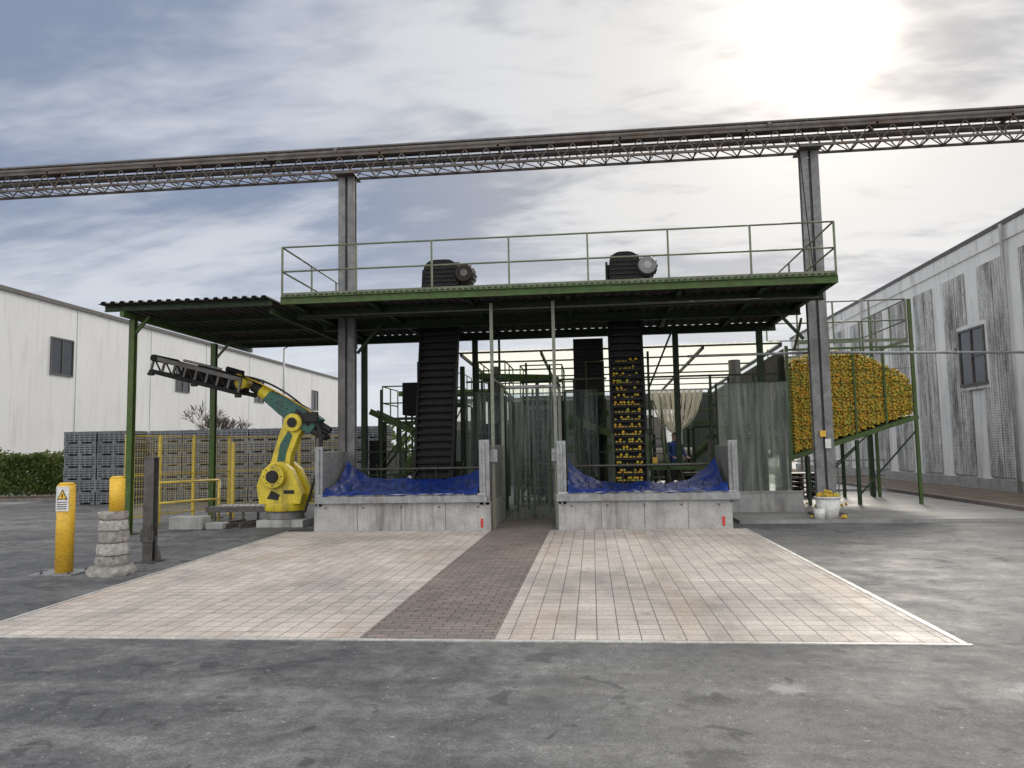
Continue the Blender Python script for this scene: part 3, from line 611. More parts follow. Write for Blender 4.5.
o.box('walkway',STEELD,5.2,BX1,BY1+0.05,BY1+0.65,4.02,4.06)
for x in (5.6,BX1): o.beam('posts',GREEN,(x,BY1+0.6,0),(x,BY1+0.6,4.0),0.08)
o.beam('upper_brace',GREEN,(5.2,BY0,4.0),(5.0,18.2,4.55),0.05)
e=o.done()
pts=[]
def ztop(x,y): 
    k=0.26 if x>6.3 else 0.16
    return 3.96-k*(x-6.3)**2*1.05-0.14*(y-20.6)**2+0.06*noise.noise(Vector((x*3,y*3,0)))
z=1.4
row=0
while z<4.05:
    x=BX0+0.05+(0.035 if row%2 else 0)
    while x<BX1-0.04:
        if z>zbot(x)+0.03 and z<ztop(x,BY0): pts.append((x+random.uniform(-.025,.025),BY0+0.04+random.uniform(-.01,.05),z+random.uniform(-.025,.025)))
        x+=0.066
    z+=0.056; row+=1
y=BY0+0.1
while y<BY1:
    x=BX0+0.05
    while x<BX1-0.04:
        pts.append((x+random.uniform(-.02,.02),y+random.uniform(-.02,.02),ztop(x,y)+random.uniform(-.04,.03))); 
        x+=0.078
    y+=0.078
z=1.45
while z<3.6:
    y=BY0+0.05
    while y<BY1: pts.append((BX0+0.04,y+random.uniform(-.02,.02),z)); y+=0.085
    z+=0.08
oranges_mesh('orange_pile',pts,0.041,1,e)

o=Ob('overhead_service_pipe'); o.tube('pipe',STEEL,(2.2,17.2,3.62),(4.9,17.2,3.62),0.03,n=10); o.tube('pipe',STEEL,(4.9,17.2,3.62),(11.92,18.9,3.62),0.03,n=10)
for t in (0,0.5,1.0): o.beam('hangers',STEELD,(4.9+7*t*0.98,17.2+1.66*t,3.62),(4.9+7*t*0.98,17.2+1.66*t,3.72),0.03)
o.done()

# ---------------------------------------------------------------- robot
o=Ob('palletising_robot_arm',0.012)
ry=16.3
o.box('plinth',CONCP,-7.3,-6.25,15.85,16.85,0,0.16)
o.tube('pedestal',STEELC,(-6.82,ry,0.16),(-6.82,ry,0.34),0.42,0.38,28)
o.tube('turntable',ROBY,(-6.82,ry,0.34),(-6.82,ry,0.52),0.44,0.46,32)
TP=[(-7.28,0.5),(-6.35,0.5),(-6.30,0.72),(-6.42,0.98),(-6.55,1.25),(-6.75,1.42),(-7.0,1.42),(-7.22,1.22),(-7.34,0.9)]
o.ext('turret',ROBY,TP,ry-0.36,ry-0.16); o.ext('turret',ROBY,TP,ry+0.14,ry+0.34)
o.box('turret_floor',ROBY,-7.25,-6.38,ry-0.155,ry+0.135,0.5,0.7)
o.tube('shoulder_motor',ROBY,(-6.92,ry-0.5,1.1),(-6.92,ry-0.35,1.1),0.25,0.27,28)
o.tube('shoulder_cap',RUBBER,(-6.92,ry-0.56,1.1),(-6.92,ry-0.49,1.1),0.13,0.14,24)
for i in range(8):
    a=i*math.pi/4; o.tube('cap_bolts',RUBBER,(-6.92+0.2*math.cos(a),ry-0.515,1.1+0.2*math.sin(a)),(-6.92+0.2*math.cos(a),ry-0.49,1.1+0.2*math.sin(a)),0.016,n=6)
o.tube('shoulder_motor_rear',RUBBER,(-6.92,ry+0.33,1.1),(-6.92,ry+0.62,1.1),0.15,0.15,20)
o.box('rating_label',RUBBER,-6.72,-6.48,ry-0.368,ry-0.361,0.72,0.8)
o.ext('turret_recess',RUBBER,[(-7.1,0.62),(-6.85,0.58),(-6.8,0.7),(-7.0,0.8)],ry-0.366,ry-0.361)
o.ext('lower_arm',ROBY,[(-7.12,0.95),(-6.78,0.9),(-6.70,1.2),(-6.66,1.55),(-6.50,1.95),(-6.34,2.2),(-6.42,2.42),(-6.62,2.5),(-6.80,2.38),(-6.92,2.05),(-7.06,1.6),(-7.16,1.25)],ry-0.14,ry+0.12)
o.ext('arm_recess',TEAL,[(-6.98,1.35),(-6.80,1.35),(-6.76,1.6),(-6.62,2.0),(-6.72,2.1),(-6.90,1.8)],ry-0.155,ry-0.142)
o.tube('elbow',ROBY,(-6.58,ry-0.26,2.28),(-6.58,ry+0.24,2.28),0.2,n=28)
o.tube('elbow_cap',RUBBER,(-6.58,ry-0.30,2.28),(-6.58,ry-0.262,2.28),0.11,n=20)
def along(t,off):
    a=Vector((-6.15,0,2.22)); b2=Vector((-7.62,0,3.14)); d=(b2-a).normalized(); n=Vector((-d.z,0,d.x)); 
    p=a+d*t+n*off; return (p.x,p.z)
o.ext('forearm_housing',TEAL,[along(-0.1,-0.2),along(0.35,-0.24),along(0.8,-0.2),along(1.25,-0.14),along(1.3,0.12),along(0.8,0.2),along(0.3,0.25),along(-0.05,0.2)],ry-0.17,ry+0.15)
o.ext('forearm_cover',RUBBER,[along(0.05,-0.1),along(0.5,-0.12),along(0.5,0.08),along(0.05,0.08)],ry-0.182,ry-0.172)
for k,(oy,oz) in enumerate(((-0.12,0.1),(0.1,0.1),(0,-0.1))):
    q=along(-0.38,oz*0.9+0.02); pp=along(-0.08,oz*0.9+0.02); o.tube('wrist_motors',RUBBER,(pp[0],ry+oy,pp[1]),(q[0],ry+oy,q[1]),0.08,0.075,14)
o.box('motor_terminal',RUBBER,-6.3,-6.0,ry-0.28,ry-0.185,2.28,2.5)
a=along(1.25,-0.01); b2=along(1.5,-0.01); o.tube('forearm_tip',ROBY,(a[0],ry,a[1]),(b2[0],ry,b2[1]),0.17,0.14,24)
a=along(1.5,-0.01); b2=along(1.72,-0.01); o.tube('wrist',RUBBER,(a[0],ry,a[1]),(b2[0],ry,b2[1]),0.13,0.12,24)
o.tube('wrist_joint',ROBY,(-7.84,ry-0.17,3.2),(-7.84,ry+0.17,3.2),0.14,n=24)
o.tube('wrist_flange',RUBBER,(-7.9,ry,3.26),(-8.05,ry,3.32),0.17,n=20)
for i in range(5):
    c=along(0.55+0.14*i,0.0); o.tube('housing_bolts',RUBBER,(c[0],ry-0.185,c[1]),(c[0],ry-0.165,c[1]),0.018,n=6)
def bez(P,n=18):
    out=[]
    for i in range(n+1):
        t=i/n; a=[Vector(p) for p in P]
        while len(a)>1: a=[a[k].lerp(a[k+1],t) for k in range(len(a)-1)]
        out.append(a[0])
    return out
for k in range(3):
    o.path('cable_loom',RUBBER,bez([(-6.1,ry-0.2,2.35-0.04*k),(-5.75-0.04*k,ry-0.2,2.0),(-5.95,ry-0.2,1.3),(-6.15,ry-0.25,0.8),(-6.3,ry-0.2,0.3)]),0.028,8)
o.path('cable_loom',RUBBER,bez([(-6.2,ry-0.2,2.5),(-6.7,ry-0.25,3.0),(-7.3,ry-0.22,3.3),(-7.8,ry-0.2,3.35)]),0.024,8)
o.path('signal_cable',YEL,bez([(-6.0,ry-0.25,2.4),(-6.5,ry-0.3,2.75),(-7.2,ry-0.25,3.15),(-7.9,ry-0.2,3.4)]),0.014,6)
G0=Vector((-7.75,ry,2.95)); G1=Vector((-9.8,ry,3.50)); gd=(G1-G0); gn=Vector((-gd.z,0,gd.x)).normalized()*-1
if gn.z<0: gn=-gn
GH=0.3
for s in (-0.45,0.45):
    yv=Vector((0,s,0))
    for a in (0,GH):
        o.beam('gripper_beams',DARK if a==0 else STEELD,G0+yv+gn*a,G1+yv+gn*a,0.06,0.10)
    for i in range(9):
        t0=i/8; o.beam('gripper_struts',STEELD,G0+yv+gd*t0,G0+yv+gd*t0+gn*GH,0.05)
    for i in range(8): o.beam('gripper_struts',DARK,G0+yv+gd*(i/8),G0+yv+gd*((i+1)/8)+gn*GH,0.035)
for i in range(7):
    t=i/6; o.beam('gripper_cross',DARK,G0+gd*t+Vector((0,-0.45,0)),G0+gd*t+Vector((0,0.45,0)),0.12,0.05)
    if i in (0,3,6): o.box('clamp_pads',RUBBER,*(lambda c:(c.x-0.06,c.x+0.06,c.y-0.5,c.y-0.38,c.z-0.10,c.z-0.03))(G0+gd*t))
o.beam('gripper_plate',DARK,G0+gn*(GH+.07)+gd*0.02,G0+gn*(GH+.07)+gd*0.55,0.6,0.03)
o.beam('gripper_core',DARK,G0+gn*0.15+gd*0.02,G0+gn*0.15+gd*0.75,0.3,0.18)
o.tube('gripper_cylinder',DARK,G0+gd*0.1+gn*0.44,G0+gd*0.3+gn*0.45,0.06,n=12); o.tube('gripper_rod',STEEL,G0+gd*0.35+gn*0.41,G0+gd*0.8+gn*0.40,0.03,n=12)
o.tube('gripper_end',DARK,G1+gn*0.3+Vector((0,-0.5,0)),G1+gn*0.3+Vector((0,0.5,0)),0.08,n=12)
o.done()

o=Ob('roller_conveyor')
for y in (16.9,17.7): o.beam('rails',STEELD,(-9.0,y,0.32),(-7.3,y,0.32),0.06,0.12)
x=-8.9
while x<-7.35: o.tube('rollers',STEEL,(x,16.93,0.36),(x,17.67,0.36),0.04,n=10); x+=0.14
for x in (-8.8,-8.1,-7.5):
    for y in (16.9,17.7): o.beam('legs',STEELD,(x,y,0),(x,y,0.26),0.05)
for x in (-8.3,-7.9,-7.6): o.beam('rail_track',STEELD,(x,15.7,0.06),(x+0.3,16.8,0.06),0.05,0.1)
o.done()
o=Ob('concrete_block',0.02); o.box('block',CONC,-9.1,-8.35,15.5,15.9,0,0.28); o.box('block_top',CONC,-8.3,-7.9,15.55,15.85,0,0.14); o.done()

# ---------------------------------------------------------------- yellow safety fence
o=Ob('yellow_safety_fence')
fp=[(-10.55,16.2),(-10.35,17.2),(-10.1,18.3),(-9.75,19.5)]
def fence(pl,h=2.1,skip=False):
    first=not skip
    for (a,b2) in zip(pl[:-1],pl[1:]):
        A=Vector((*a,0));B=Vector((*b2,0))
        for p in ((A,B) if first else (B,)): o.beam('posts',YELF,p,p+Vector((0,0,h)),0.06)
        first=False
        for z in (0.2,1.15,h-0.03): o.beam('frame_rails',YELF,A+Vector((0,0,z)),B+Vector((0,0,z)),0.03)
        n=int((B-A).length/0.075)
        for i in range(1,n): p=A.lerp(B,i/n); o.tube('mesh_wires',YELF,p+Vector((0,0,0.2)),p+Vector((0,0,h-0.05)),0.0045,n=4)
        for k in range(10): z=0.3+k*0.18; o.tube('mesh_wires',YELF,A+Vector((0,0,z)),B+Vector((0,0,z)),0.0045,n=4)
fence(fp); fence([(-9.75,19.5),(-8.2,20.5),(-7.0,20.6)],skip=True)
for p in ((-9.6,15.9),(-8.9,17.3)): o.tube('guard_rail',YELF,(*p,0),(*p,1.0),0.03,n=10)
for z in (0.55,1.0): o.tube('guard_rail',YELF,(-9.6,15.9,z),(-8.9,17.3,z),0.028,n=10)
o.beam('gate_post',YELF,(-9.0,18.2,0),(-9.0,18.2,1.9),0.07)
o.done()

# ---------------------------------------------------------------- bollards
o=Ob('yellow_bollard')
bx,by=-7.33,9.9
o.tube('post',YEL,(bx,by,0.02),(bx,by,1.22),0.115,n=36); o.tube('cap',YEL,(bx,by,1.22),(bx,by,1.25),0.115,0.08,36)
o.box('base_plate',STEEL,bx-0.33,bx+0.28,by-0.25,by+0.25,0,0.02)
for a in (-1,1):
    for c in (-1,1): o.tube('bolts',STEELD,(bx+a*0.2,by+c*0.18,0.02),(bx+a*0.2,by+c*0.18,0.05),0.018,n=6)
o.done()
o=Ob('warning_sign')
sx,sy=bx+0.03,by-0.127
o.box('plate',WHITE,sx-0.09,sx+0.10,sy,sy+0.006,0.86,1.2)
o.ext('triangle_border',RUBBER,[(sx-0.075,1.02),(sx+0.085,1.02),(sx+0.005,1.165)],sy-0.003,sy-0.001)
o.ext('triangle',YEL,[(sx-0.055,1.032),(sx+0.065,1.032),(sx+0.005,1.14)],sy-0.006,sy-0.0035)
o.ext('symbol',RUBBER,[(sx,1.045),(sx+0.012,1.045),(sx+0.016,1.105),(sx-0.004,1.105)],sy-0.009,sy-0.0065)
for z in (0.98,0.95,0.92,0.89): o.box('text_lines',RUBBER,sx-0.07,sx+0.075,sy-0.003,sy-0.001,z,z+0.01)
o.done()
o=Ob('concrete_block_bollard')
bx,by=-6.58,9.85
ROUGHC=mat('rough_concrete',(0.38,0.35,0.315),(0.18,0.17,0.155),12,0.95,fine=60,bump=1.0,dirt=(0.10,0.09,0.085),dirtamt=0.8)
BANDD=mat('mortar_band',(0.20,0.17,0.15),(0.13,0.11,0.10),12,0.95,fine=60,bump=1.0)
BANDW=mat('faded_white_band',(0.50,0.48,0.44),(0.27,0.25,0.235),14,0.9,fine=50,bump=0.8,dirt=(0.2,0.18,0.16))
def rough_cyl(part,m,r0,r1,z0,z1,ns=4,seed=0,amp=0.02,sq=0.0):
    def f(u,v):
        a=2*math.pi*u; r=r0+(r1-r0)*v
        if sq: r=r*(1-sq+sq/max(abs(math.cos(a+.3)),abs(math.sin(a+.3))))
        e=1-0.04*(abs(2*v-1)**8)
        r=r*e+amp*noise.noise(Vector((math.cos(a)*3,math.sin(a)*3,(z0+v*(z1-z0))*9+seed)))+0.4*amp*noise.noise(Vector((math.cos(a)*9,math.sin(a)*9,(z0+v*(z1-z0))*30)))
        return (bx+r*math.cos(a),by+r*math.sin(a),z0+(z1-z0)*v)
    o.grid('sheet_'+part,m,f,48,ns)
    o.grid('sheet_'+part,m,lambda u,v:(lambda p:(bx+(p[0]-bx)*v,by+(p[1]-by)*v,z1+0.01*(1-v)))(f(u,1.0)),48,1)
rough_cyl('footing',ROUGHC,0.31,0.26,0,0.12,4,1,0.06)
zz=0.11; k=0
for (h,r,m) in ((0.14,0.185,ROUGHC),(0.02,0.178,BANDD),(0.15,0.182,BANDW),(0.02,0.172,BANDD),(0.14,0.176,ROUGHC),(0.02,0.165,BANDD),(0.13,0.168,BANDW),(0.02,0.155,BANDD),(0.10,0.16,ROUGHC)):
    rough_cyl('course_%d'%k,m,r,r*0.985,zz,zz+h,6,k*3.1,0.03,0.35); zz+=h; k+=1
o.tube('yellow_post',YEL,(bx+0.04,by,zz-0.02),(bx+0.04,by,1.3),0.1,n=30); o.tube('cap',YEL,(bx+0.04,by,1.3),(bx+0.04,by,1.33),0.1,0.07,30)
o.done()
o=Ob('steel_stanchion',0.004)
bx,by=-6.72,10.95
o.ibeam('post',STEELD,(bx,by,0.0),(bx,by,1.56),0.16,0.15,0.014); o.box('top_cap',STEELD,bx-0.085,bx+0.085,by-0.08,by+0.08,1.56,1.58)
o.box('foot_plate',STEELD,bx-0.16,bx+0.16,by-0.16,by+0.16,0,0.02); o.ext('gusset',STEELD,[(bx+0.08,0.02),(bx+0.2,0.02),(bx+0.08,0.4)],by-0.01,by+0.01)
o.tube('hook',STEELD,(bx+0.06,by-0.09,0.35),(bx+0.06,by-0.14,0.6),0.025,n=10); o.box('clamp',STEELD,bx-0.1,bx+0.1,by-0.1,by-0.077,0.3,0.5)
o.done()

# ---------------------------------------------------------------- crates
def crate_stack(x,y,n,w=1.16,d=1.0,h=0.41):
    o=Ob('plastic_crate_stack')
    for k in range(n):
        z=0.02+k*h; jx=random.uniform(-.02,.02); jy=random.uniform(-.02,.02); X0,X1_,Ya,Yb=x+jx,x+w+jx,y+jy,y+d+jy
        o.box('crate_inner',CRATED,X0+0.03,X1_-0.03,Ya+0.03,Yb-0.03,z+0.05,z+h-0.04)
        for zz,t in ((z+0.07,0.03),(z+0.15,0.045),(z+0.23,0.045),(z+0.31,0.045),(z+h-0.04,0.05)):
            o.box('crate_slats',CRATE,X0,X1_,Ya,Ya+0.025,zz-t/2,zz+t/2); o.box('crate_slats',CRATE,X1_-0.025,X1_,Ya+0.025,Yb,zz-t/2,zz+t/2); o.box('crate_slats',CRATE,X0,X0+0.025,Ya+0.025,Yb,zz-t/2,zz+t/2)
        for i in range(7):
            xx=X0+(X1_-X0-0.04)*i/6; o.box('crate_ribs',CRATE,xx,xx+0.04,Ya-0.012,Ya-0.001,z+0.03,z+h-0.012)
        for xx in (X0,X0+w/2-0.08,X1_-0.14): o.box('feet',CRATE,xx,xx+0.14,Ya+0.002,Yb,z-0.015,z+0.048)
        o.box('rim',CRATE,X0-0.01,X1_+0.01,Ya-0.015,Yb,z+h-0.03,z+h-0.018)
    o.done()
x=-17.9
for i in range(9):
    crate_stack(x,24.0+(0 if i<2 else 0.8),6); 
    x+=1.2 if i!=1 else 1.4
for i in range(4): crate_stack(-16.8+i*2.4,25.9+random.random(),6)

# ---------------------------------------------------------------- hedge, tree
def leaf_mass(name,pts,size):
    V=[];F=[];A=[]
    for (p,c) in pts:
        n=Vector((random.gauss(0,1),random.gauss(0,1),random.gauss(0,1))).normalized(); a=n.orthogonal().normalized(); b2=n.cross(a); s=size*random.uniform(.6,1.3)
        k=len(V); V+=[p+a*s,p+b2*s*0.55,p-a*s,p-b2*s*0.55]; F.append((k,k+1,k+2,k+3)); A+=[c]*4
    me=bpy.data.meshes.new(name); me.from_pydata([tuple(v) for v in V],[],F); at=me.attributes.new('rnd','FLOAT','POINT'); at.data.foreach_set('value',A); return me
pts=[]
for i in range(16000):
    x=random.uniform(-27,-19.6); y=random.uniform(26.3,27.9); z=random.uniform(0.05,1)
    top=1.75+0.28*noise.noise(Vector((x*0.9,y,0)))+0.15*noise.noise(Vector((x*3,y*3,2))); z=z**0.7*top
    if random.random()<0.55: y=26.3+abs(random.gauss(0,0.15))+0.12*noise.noise(Vector((x*2,z*2,0)))
    c=0.5+0.5*noise.noise(Vector((x*1.5,y*1.5,z*1.5)))+random.uniform(-.25,.25)+0.25*(z/1.8-0.5)
    pts.append((Vector((x,y,z)),max(0,min(1,c))))
me=leaf_mass('hedge',pts,0.075); single('hedge',me,LEAF)
o=Ob('hedge_kerb'); o.box('kerb',KERB,-30,-19.5,25.9,26.05,-0.05,0.13); o.box('bed',DIRT,-30,-19.5,26.05,28.4,-0.05,0.1); o.done()
def bare_tree(name,base,h,seed):
    random.seed(seed); o=Ob(name)
    def br(p,d,l,r,dep):
        n=2; q=p
        for i in range(n):
            d2=(d+Vector((random.gauss(0,.12),random.gauss(0,.12),random.gauss(0,.05)))).normalized(); q2=q+d2*l/n; o.tube('branches',BARK,q,q2,r*(1-0.3*i/n),r*(1-0.3*(i+1)/n),5); q=q2; d=d2
        if dep==0: return
        for i in range(random.choice((3,3,4))):
            nd=(d*0.9+Vector((random.gauss(0,.55),random.gauss(0,.55),random.uniform(0,.45)))).normalized(); br(q,nd,l*random.uniform(.6,.85),max(0.011,r*0.55),dep-1)
    br(Vector(base),Vector((0,0,1)),h*0.3,0.08,5); o.done()
bare_tree('bare_tree',(-16.1,30,0),4.1,3); bare_tree('bare_tree',(-14.6,31,0),3.6,5)
random.seed(11)
pts=[]
for c in range(60):
    cx=random.uniform(-40,40); cy=random.uniform(95,115); r=random.uniform(2,4.5); h=random.uniform(3,6)
    for i in range(60):
        v=Vector((random.gauss(0,1),random.gauss(0,1),random.gauss(0,.8))).normalized()*random.random()**0.4
        pts.append((Vector((cx+v.x*r,cy+v.y*r,max(0.2,h*0.55+v.z*h*0.5))),random.random()*0.7))
single('distant_tree_line',leaf_mass('distant_tree_line',pts,0.6),LEAF)
o=Ob('street_lamp'); lx,ly=-16.9,40
o.tube('pole',STEEL,(lx,ly,0),(lx,ly,7.4),0.09,0.05,12); o.tube('arm',STEEL,(lx,ly,7.4),(lx+0.3,ly-0.2,7.5),0.04,n=8); o.box('lamp_head',STEELD,lx+0.2,lx+0.6,ly-0.3,ly-0.08,7.48,7.56); o.done()

# ---------------------------------------------------------------- right side small things
o=Ob('white_tub')
o.tube('tub',WHITE,(4.82,16.3,0.07),(4.82,16.3,0.48),0.19,0.25,28); o.tube('rim',WHITE,(4.82,16.3,0.475),(4.82,16.3,0.51),0.27,0.27,28)
o.tube('small_bucket',WHITE,(4.6,16.15,0.07),(4.6,16.15,0.27),0.1,0.12,20)
e=o.done()
pp=[]
for i in range(50):
    a=random.random()*6.28; r=0.22*math.sqrt(random.random()); pp.append((4.82+r*math.cos(a),16.3+r*math.sin(a),0.53+0.09*(1-(r/0.22)**2)*random.random()))
oranges_mesh('fruit_in_tub',pp,0.038,2,e)
o=Ob('fallen_oranges'); e=o.done()
pp=[(4.7+random.uniform(-.35,.5),16.1+random.uniform(-.2,.2),0.11) for i in range(5)]+[(5.5+random.uniform(-.8,.8),19.4+random.uniform(-.4,.4),0.11) for i in range(18)]
oranges_mesh('fruit',pp,0.036,2,e)
o=Ob('pallet_stack',0.005)
for k in range(5):
    for i in range(5): o.box('deck_boards',STEELD,5.5,6.6,22.8+i*0.2,22.93+i*0.2,0.17+k*0.14,0.19+k*0.14)
    for i in range(3): o.box('blocks',DIRT,5.5+i*0.5,5.6+i*0.5,22.8,23.73,0.075+k*0.14,0.168+k*0.14)
o.done()
o=Ob('steel_handrail'); rail(o,[(6.2,24.5,0),(9.0,24.5,0)],0.07,1.0,STEEL,1.4); o.done()

# ---------------------------------------------------------------- worker
def person(loc,rot):
    me=bpy.data.meshes.new('body'); V=[];E=[];R=[]
    def add(p,r,par=None):
        V.append(p);R.append(r)
        if par is not None: E.append((par,len(V)-1))
        return len(V)-1
    pel=add((0,0,0.95),(0.15,0.11)); ab=add((0,0,1.12),(0.14,0.10),pel); ch=add((0,0.0,1.32),(0.17,0.115),ab); nk=add((0,0,1.48),(0.065,0.065),ch); hd0=add((0,-0.01,1.57),(0.07,0.08),nk); hd=add((0,-0.015,1.66),(0.078,0.095),hd0); add((0,-0.01,1.73),(0.055,0.065),hd)
    for s in (-1,1):
        sh=add((0.17*s,0,1.42),(0.065,0.065),ch); el=add((0.25*s,-0.04,1.16),(0.048,0.048),sh); wr=add((0.22*s,-0.25,1.05),(0.032,0.032),el); pm=add((0.21*s,-0.32,1.03),(0.035,0.018),wr)
        for k in range(4):
            f1=add((0.21*s+(k-1.5)*0.018,-0.37,1.025),(0.009,0.009),pm); add((0.21*s+(k-1.5)*0.02,-0.405-0.006*(k in(1,2)),1.005),(0.007,0.007),f1)
        t=add((0.19*s-0.02*s,-0.31,1.03),(0.01,0.01),pm); add((0.16*s,-0.345,1.02),(0.008,0.008),t)
        hp=add((0.09*s,0,0.86),(0.095,0.1),pel); kn=add((0.11*s,-0.02*s-0.01,0.48),(0.06,0.065),hp); an=add((0.12*s,0.01,0.10),(0.042,0.045),kn); add((0.13*s,-0.14,0.045),(0.04,0.03),an)
    me.from_pydata(V,E,[]); ob=bpy.data.objects.new('body',me); COL.objects.link(ob)
    sk=ob.modifiers.new('skin','SKIN'); 
    for i,sv in enumerate(me.skin_vertices[0].data): sv.radius=R[i]; sv.use_root=(i==0)
    ss=ob.modifiers.new('ss','SUBSURF'); ss.levels=2; ss.render_levels=2
    dg=bpy.context.evaluated_depsgraph_get(); m2=bpy.data.meshes.new_from_object(ob.evaluated_get(dg)); bpy.data.objects.remove(ob)
    e=bpy.data.objects.new('standing_worker',None); COL.objects.link(e); e.location=loc; e.rotation_euler=(0,0,rot)
    b=bpy.data.objects.new('body',m2); COL.objects.link(b); b.parent=e
    skin=mat('skin',(0.5,0.3,0.22),(0.42,0.25,0.18),8,0.5,bump=0); jac=mat('blue_jacket',(0.035,0.07,0.24),(0.025,0.05,0.16),9,0.8); tr_=mat('work_trousers',(0.02,0.022,0.03),(0.03,0.03,0.04),9,0.85); hair=mat('dark_hair',(0.02,0.015,0.01),(0.03,0.02,0.015),30,0.6); shoe=RUBBER
    m2.materials.clear()
    for m in (skin,jac,tr_,hair,shoe): m2.materials.append(m)
    for p in m2.polygons:
        c=p.center; p.use_smooth=True
        if c.z>1.665 or (c.z>1.57 and c.y>0.02): i=3
        elif c.z>1.49 or c.y<-0.27 and c.z>0.9: i=0
        elif c.z>0.93: i=1
        elif c.z>0.1: i=2
        else: i=4
        p.material_index=i
    o=Ob('face'); o.sphere('nose',skin,(0,-0.115,1.625),0.014,(0.8,1.2,1.5),1)
    for s in (-1,1): o.sphere('eyes',RUBBER,(0.03*s,-0.098,1.65),0.008,sub=1); o.sphere('ears',skin,(0.08*s,0,1.635),0.02,(0.4,1,1.5),1)
    o.box('mouth',RED,-0.02,0.02,-0.108,-0.098,1.588,1.594)
    f=o.done(); f.parent=e
o=Ob('work_step'); o.box('tread',STEELD,1.95,2.55,20.6,21.2,0.22,0.26)
for x in (1.98,2.48):
    for y in (20.63,21.13): o.box('legs',STEELD,x,x+0.04,y,y+0.04,0.04,0.22)
o.done()
person((2.24,20.9,0.26),math.radians(25))

# ---------------------------------------------------------------- world + sun
sd=Vector((0.2686,0.8436,0.4649)).normalized()
w=bpy.data.worlds.new('World'); S.world=w; w.use_nodes=True; nt=w.node_tree; nt.nodes.clear(); L=nt.links.new
out=nn(nt,'ShaderNodeOutputWorld')
sky=nn(nt,'ShaderNodeTexSky',sky_type='NISHITA'); sky.sun_disc=False; sky.sun_elevation=math.asin(sd.z); sky.sun_rotation=math.atan2(sd.x,sd.y); sky.dust_density=2.0
tc=nn(nt,'ShaderNodeTexCoord'); D=tc.outputs['Generated']
sp=nn(nt,'ShaderNodeSeparateXYZ'); L(D,sp.inputs[0])
def M(op,a,b=None,c=None,clamp=False):
    n=nn(nt,'ShaderNodeMath',operation=op); n.use_clamp=clamp
    for i,v in enumerate((a,b,c)):
        if v is None: continue
        if isinstance(v,(int,float)): n.inputs[i].default_value=v
        else: L(v,n.inputs[i])
    return n.outputs[0]
def MR(x,a,b,c=0.0,d=1.0,sm=False):
    n=nn(nt,'ShaderNodeMapRange'); setin(n,{'From Min':a,'From Max':b,'To Min':c,'To Max':d}); L(x,n.inputs[0])
    if sm: n.interpolation_type='SMOOTHSTEP'
    return n.outputs[0]
def MX(f,a,b,bt='MIX'):
    n=nn(nt,'ShaderNodeMix',data_type='RGBA',blend_type=bt)
    if isinstance(f,(int,float)): n.inputs[0].default_value=f
    else: L(f,n.inputs[0])
    for k,v in ((6,a),(7,b)):
        if isinstance(v,tuple): n.inputs[k].default_value=(*v,1)
        else: L(v,n.inputs[k])
    return n.outputs[2]
zc=M('MAXIMUM',sp.outputs['Z'],0.0); den=M('ADD',zc,0.16)
cx=M('DIVIDE',sp.outputs['X'],den); cy=M('DIVIDE',sp.outputs['Y'],den)
cb=nn(nt,'ShaderNodeCombineXYZ'); L(cx,cb.inputs[0]); L(cy,cb.inputs[1])
mp=nn(nt,'ShaderNodeMapping'); setin(mp,{'Scale':(0.6,1.3,1),'Rotation':(0,0,math.radians(28)),'Location':(2.3,0.7,0)}); L(cb.outputs[0],mp.inputs[0])
n1=nn(nt,'ShaderNodeTexNoise'); setin(n1,{'Scale':1.0,'Detail':5.0,'Roughness':0.55,'Distortion':0.5}); L(mp.outputs[0],n1.inputs['Vector'])
n2=nn(nt,'ShaderNodeTexNoise'); setin(n2,{'Scale':7.0,'Detail':3.5,'Roughness':0.6,'Distortion':0.3}); L(mp.outputs[0],n2.inputs['Vector'])
dt=nn(nt,'ShaderNodeVectorMath',operation='DOT_PRODUCT'); L(D,dt.inputs[0]); dt.inputs[1].default_value=tuple(sd)
dd=M('MAXIMUM',dt.outputs['Value'],0.0)
wide=MR(dd,0.78,1.0,0,1,True)
rip=M('MULTIPLY_ADD',wide,0.22,0.20)   # altocumulus ripples get stronger toward the sun
cl=M('ADD',n1.outputs[0],M('MULTIPLY',M('SUBTRACT',n2.outputs[0],0.5),rip))
cf=MR(cl,0.40,0.61,0,1,True)
base=MX(cf,(0.25,0.305,0.43),(0.62,0.65,0.72))
base=MX(M('MULTIPLY',wide,0.85),base,MX(cf,(0.43,0.44,0.47),(0.78,0.775,0.76)))
hz=MR(sp.outputs['Z'],0.0,0.32,0.85,0.0,True)
base=MX(hz,base,(0.74,0.79,0.86))
opp=MR(sp.outputs['Y'],0.35,-0.5,0.0,1.0,True); up=MR(sp.outputs['Z'],0.55,0.9,0.0,1.0,True)  # unseen sky behind the camera and overhead, brightened below as added fill light
fill_boost=M('MAXIMUM',opp,up)
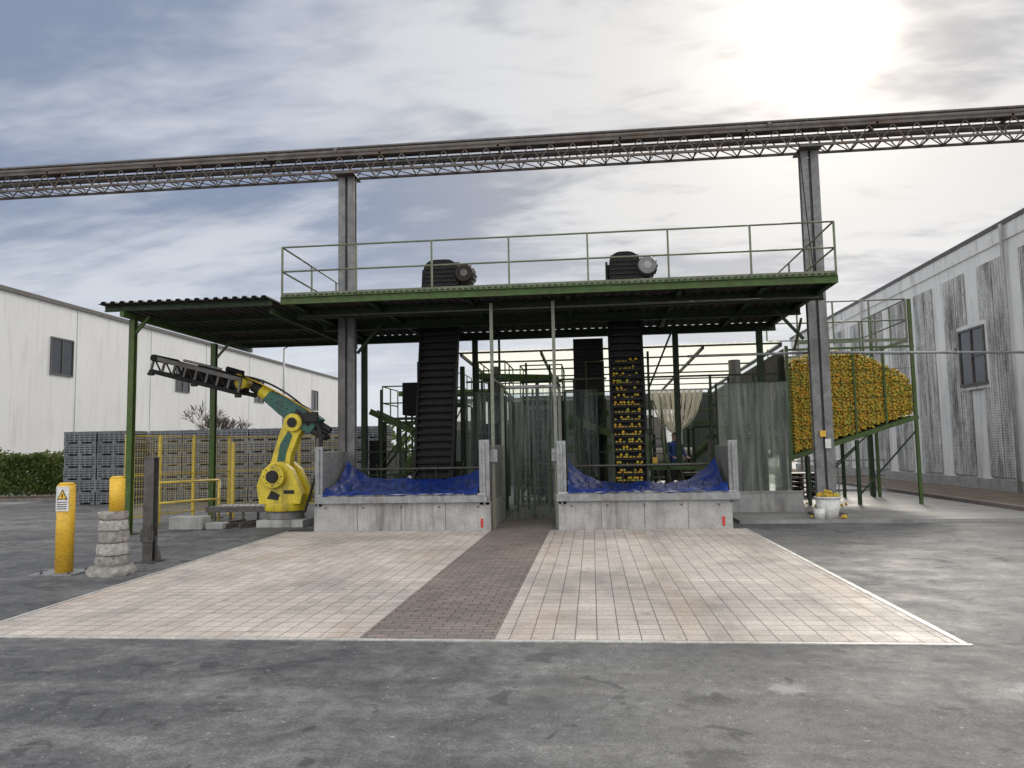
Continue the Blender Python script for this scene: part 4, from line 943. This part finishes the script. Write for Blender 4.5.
base=MX(M('MULTIPLY',fill_boost,0.8),base,(0.60,0.59,0.57))
base=MX(1.0,base,M('ADD',1.0,M('MULTIPLY',fill_boost,1.75)),'MULTIPLY')
g1=M('MULTIPLY',M('POWER',dd,1300.0),12.0); g2=M('MULTIPLY',M('POWER',dd,130.0),0.34)
gm=MR(cl,0.35,0.65,0.6,1.3)
gl=M('MULTIPLY',M('ADD',g1,g2),gm)
gcol=MX(1.0,(1.0,0.90,0.70),gl,'MULTIPLY')
tot=MX(1.0,base,gcol,'ADD')
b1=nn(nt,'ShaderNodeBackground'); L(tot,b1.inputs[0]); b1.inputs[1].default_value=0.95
b2=nn(nt,'ShaderNodeBackground'); L(sky.outputs[0],b2.inputs[0]); b2.inputs[1].default_value=0.006
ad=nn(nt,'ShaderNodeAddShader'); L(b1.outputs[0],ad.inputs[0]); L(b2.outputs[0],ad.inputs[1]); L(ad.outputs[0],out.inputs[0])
sl=bpy.data.lights.new('sun','SUN'); sl.energy=1.6; sl.angle=math.radians(13); sl.color=(1,0.93,0.82)
so=bpy.data.objects.new('sun',sl); COL.objects.link(so); so.rotation_euler=sd.to_track_quat('Z','Y').to_euler()

# ---------------------------------------------------------------- camera
f,yaw,pitch,roll=751.9,math.radians(5.958),math.radians(4.96),math.radians(-1.047)
cy_,sy_=math.cos(yaw),math.sin(yaw); cp,spp=math.cos(pitch),math.sin(pitch)
R=Vector((cy_,sy_,0)); F0=Vector((-sy_,cy_,0)); U0=Vector((0,0,1)); F=F0*cp+U0*spp; U=U0*cp-F0*spp
c,s=math.cos(roll),math.sin(roll)
right=R*c+U*s; up_=-R*s+U*c; back=-F
mtx=Matrix(((right.x,up_.x,back.x,0),(right.y,up_.y,back.y,0),(right.z,up_.z,back.z,1.6),(0,0,0,1)))
cam=bpy.data.cameras.new('camera'); co=bpy.data.objects.new('camera',cam); COL.objects.link(co); co.matrix_world=mtx
cam.sensor_width=36; cam.lens=f/1024*36; cam.clip_end=1500; cam.clip_start=0.05; S.camera=co
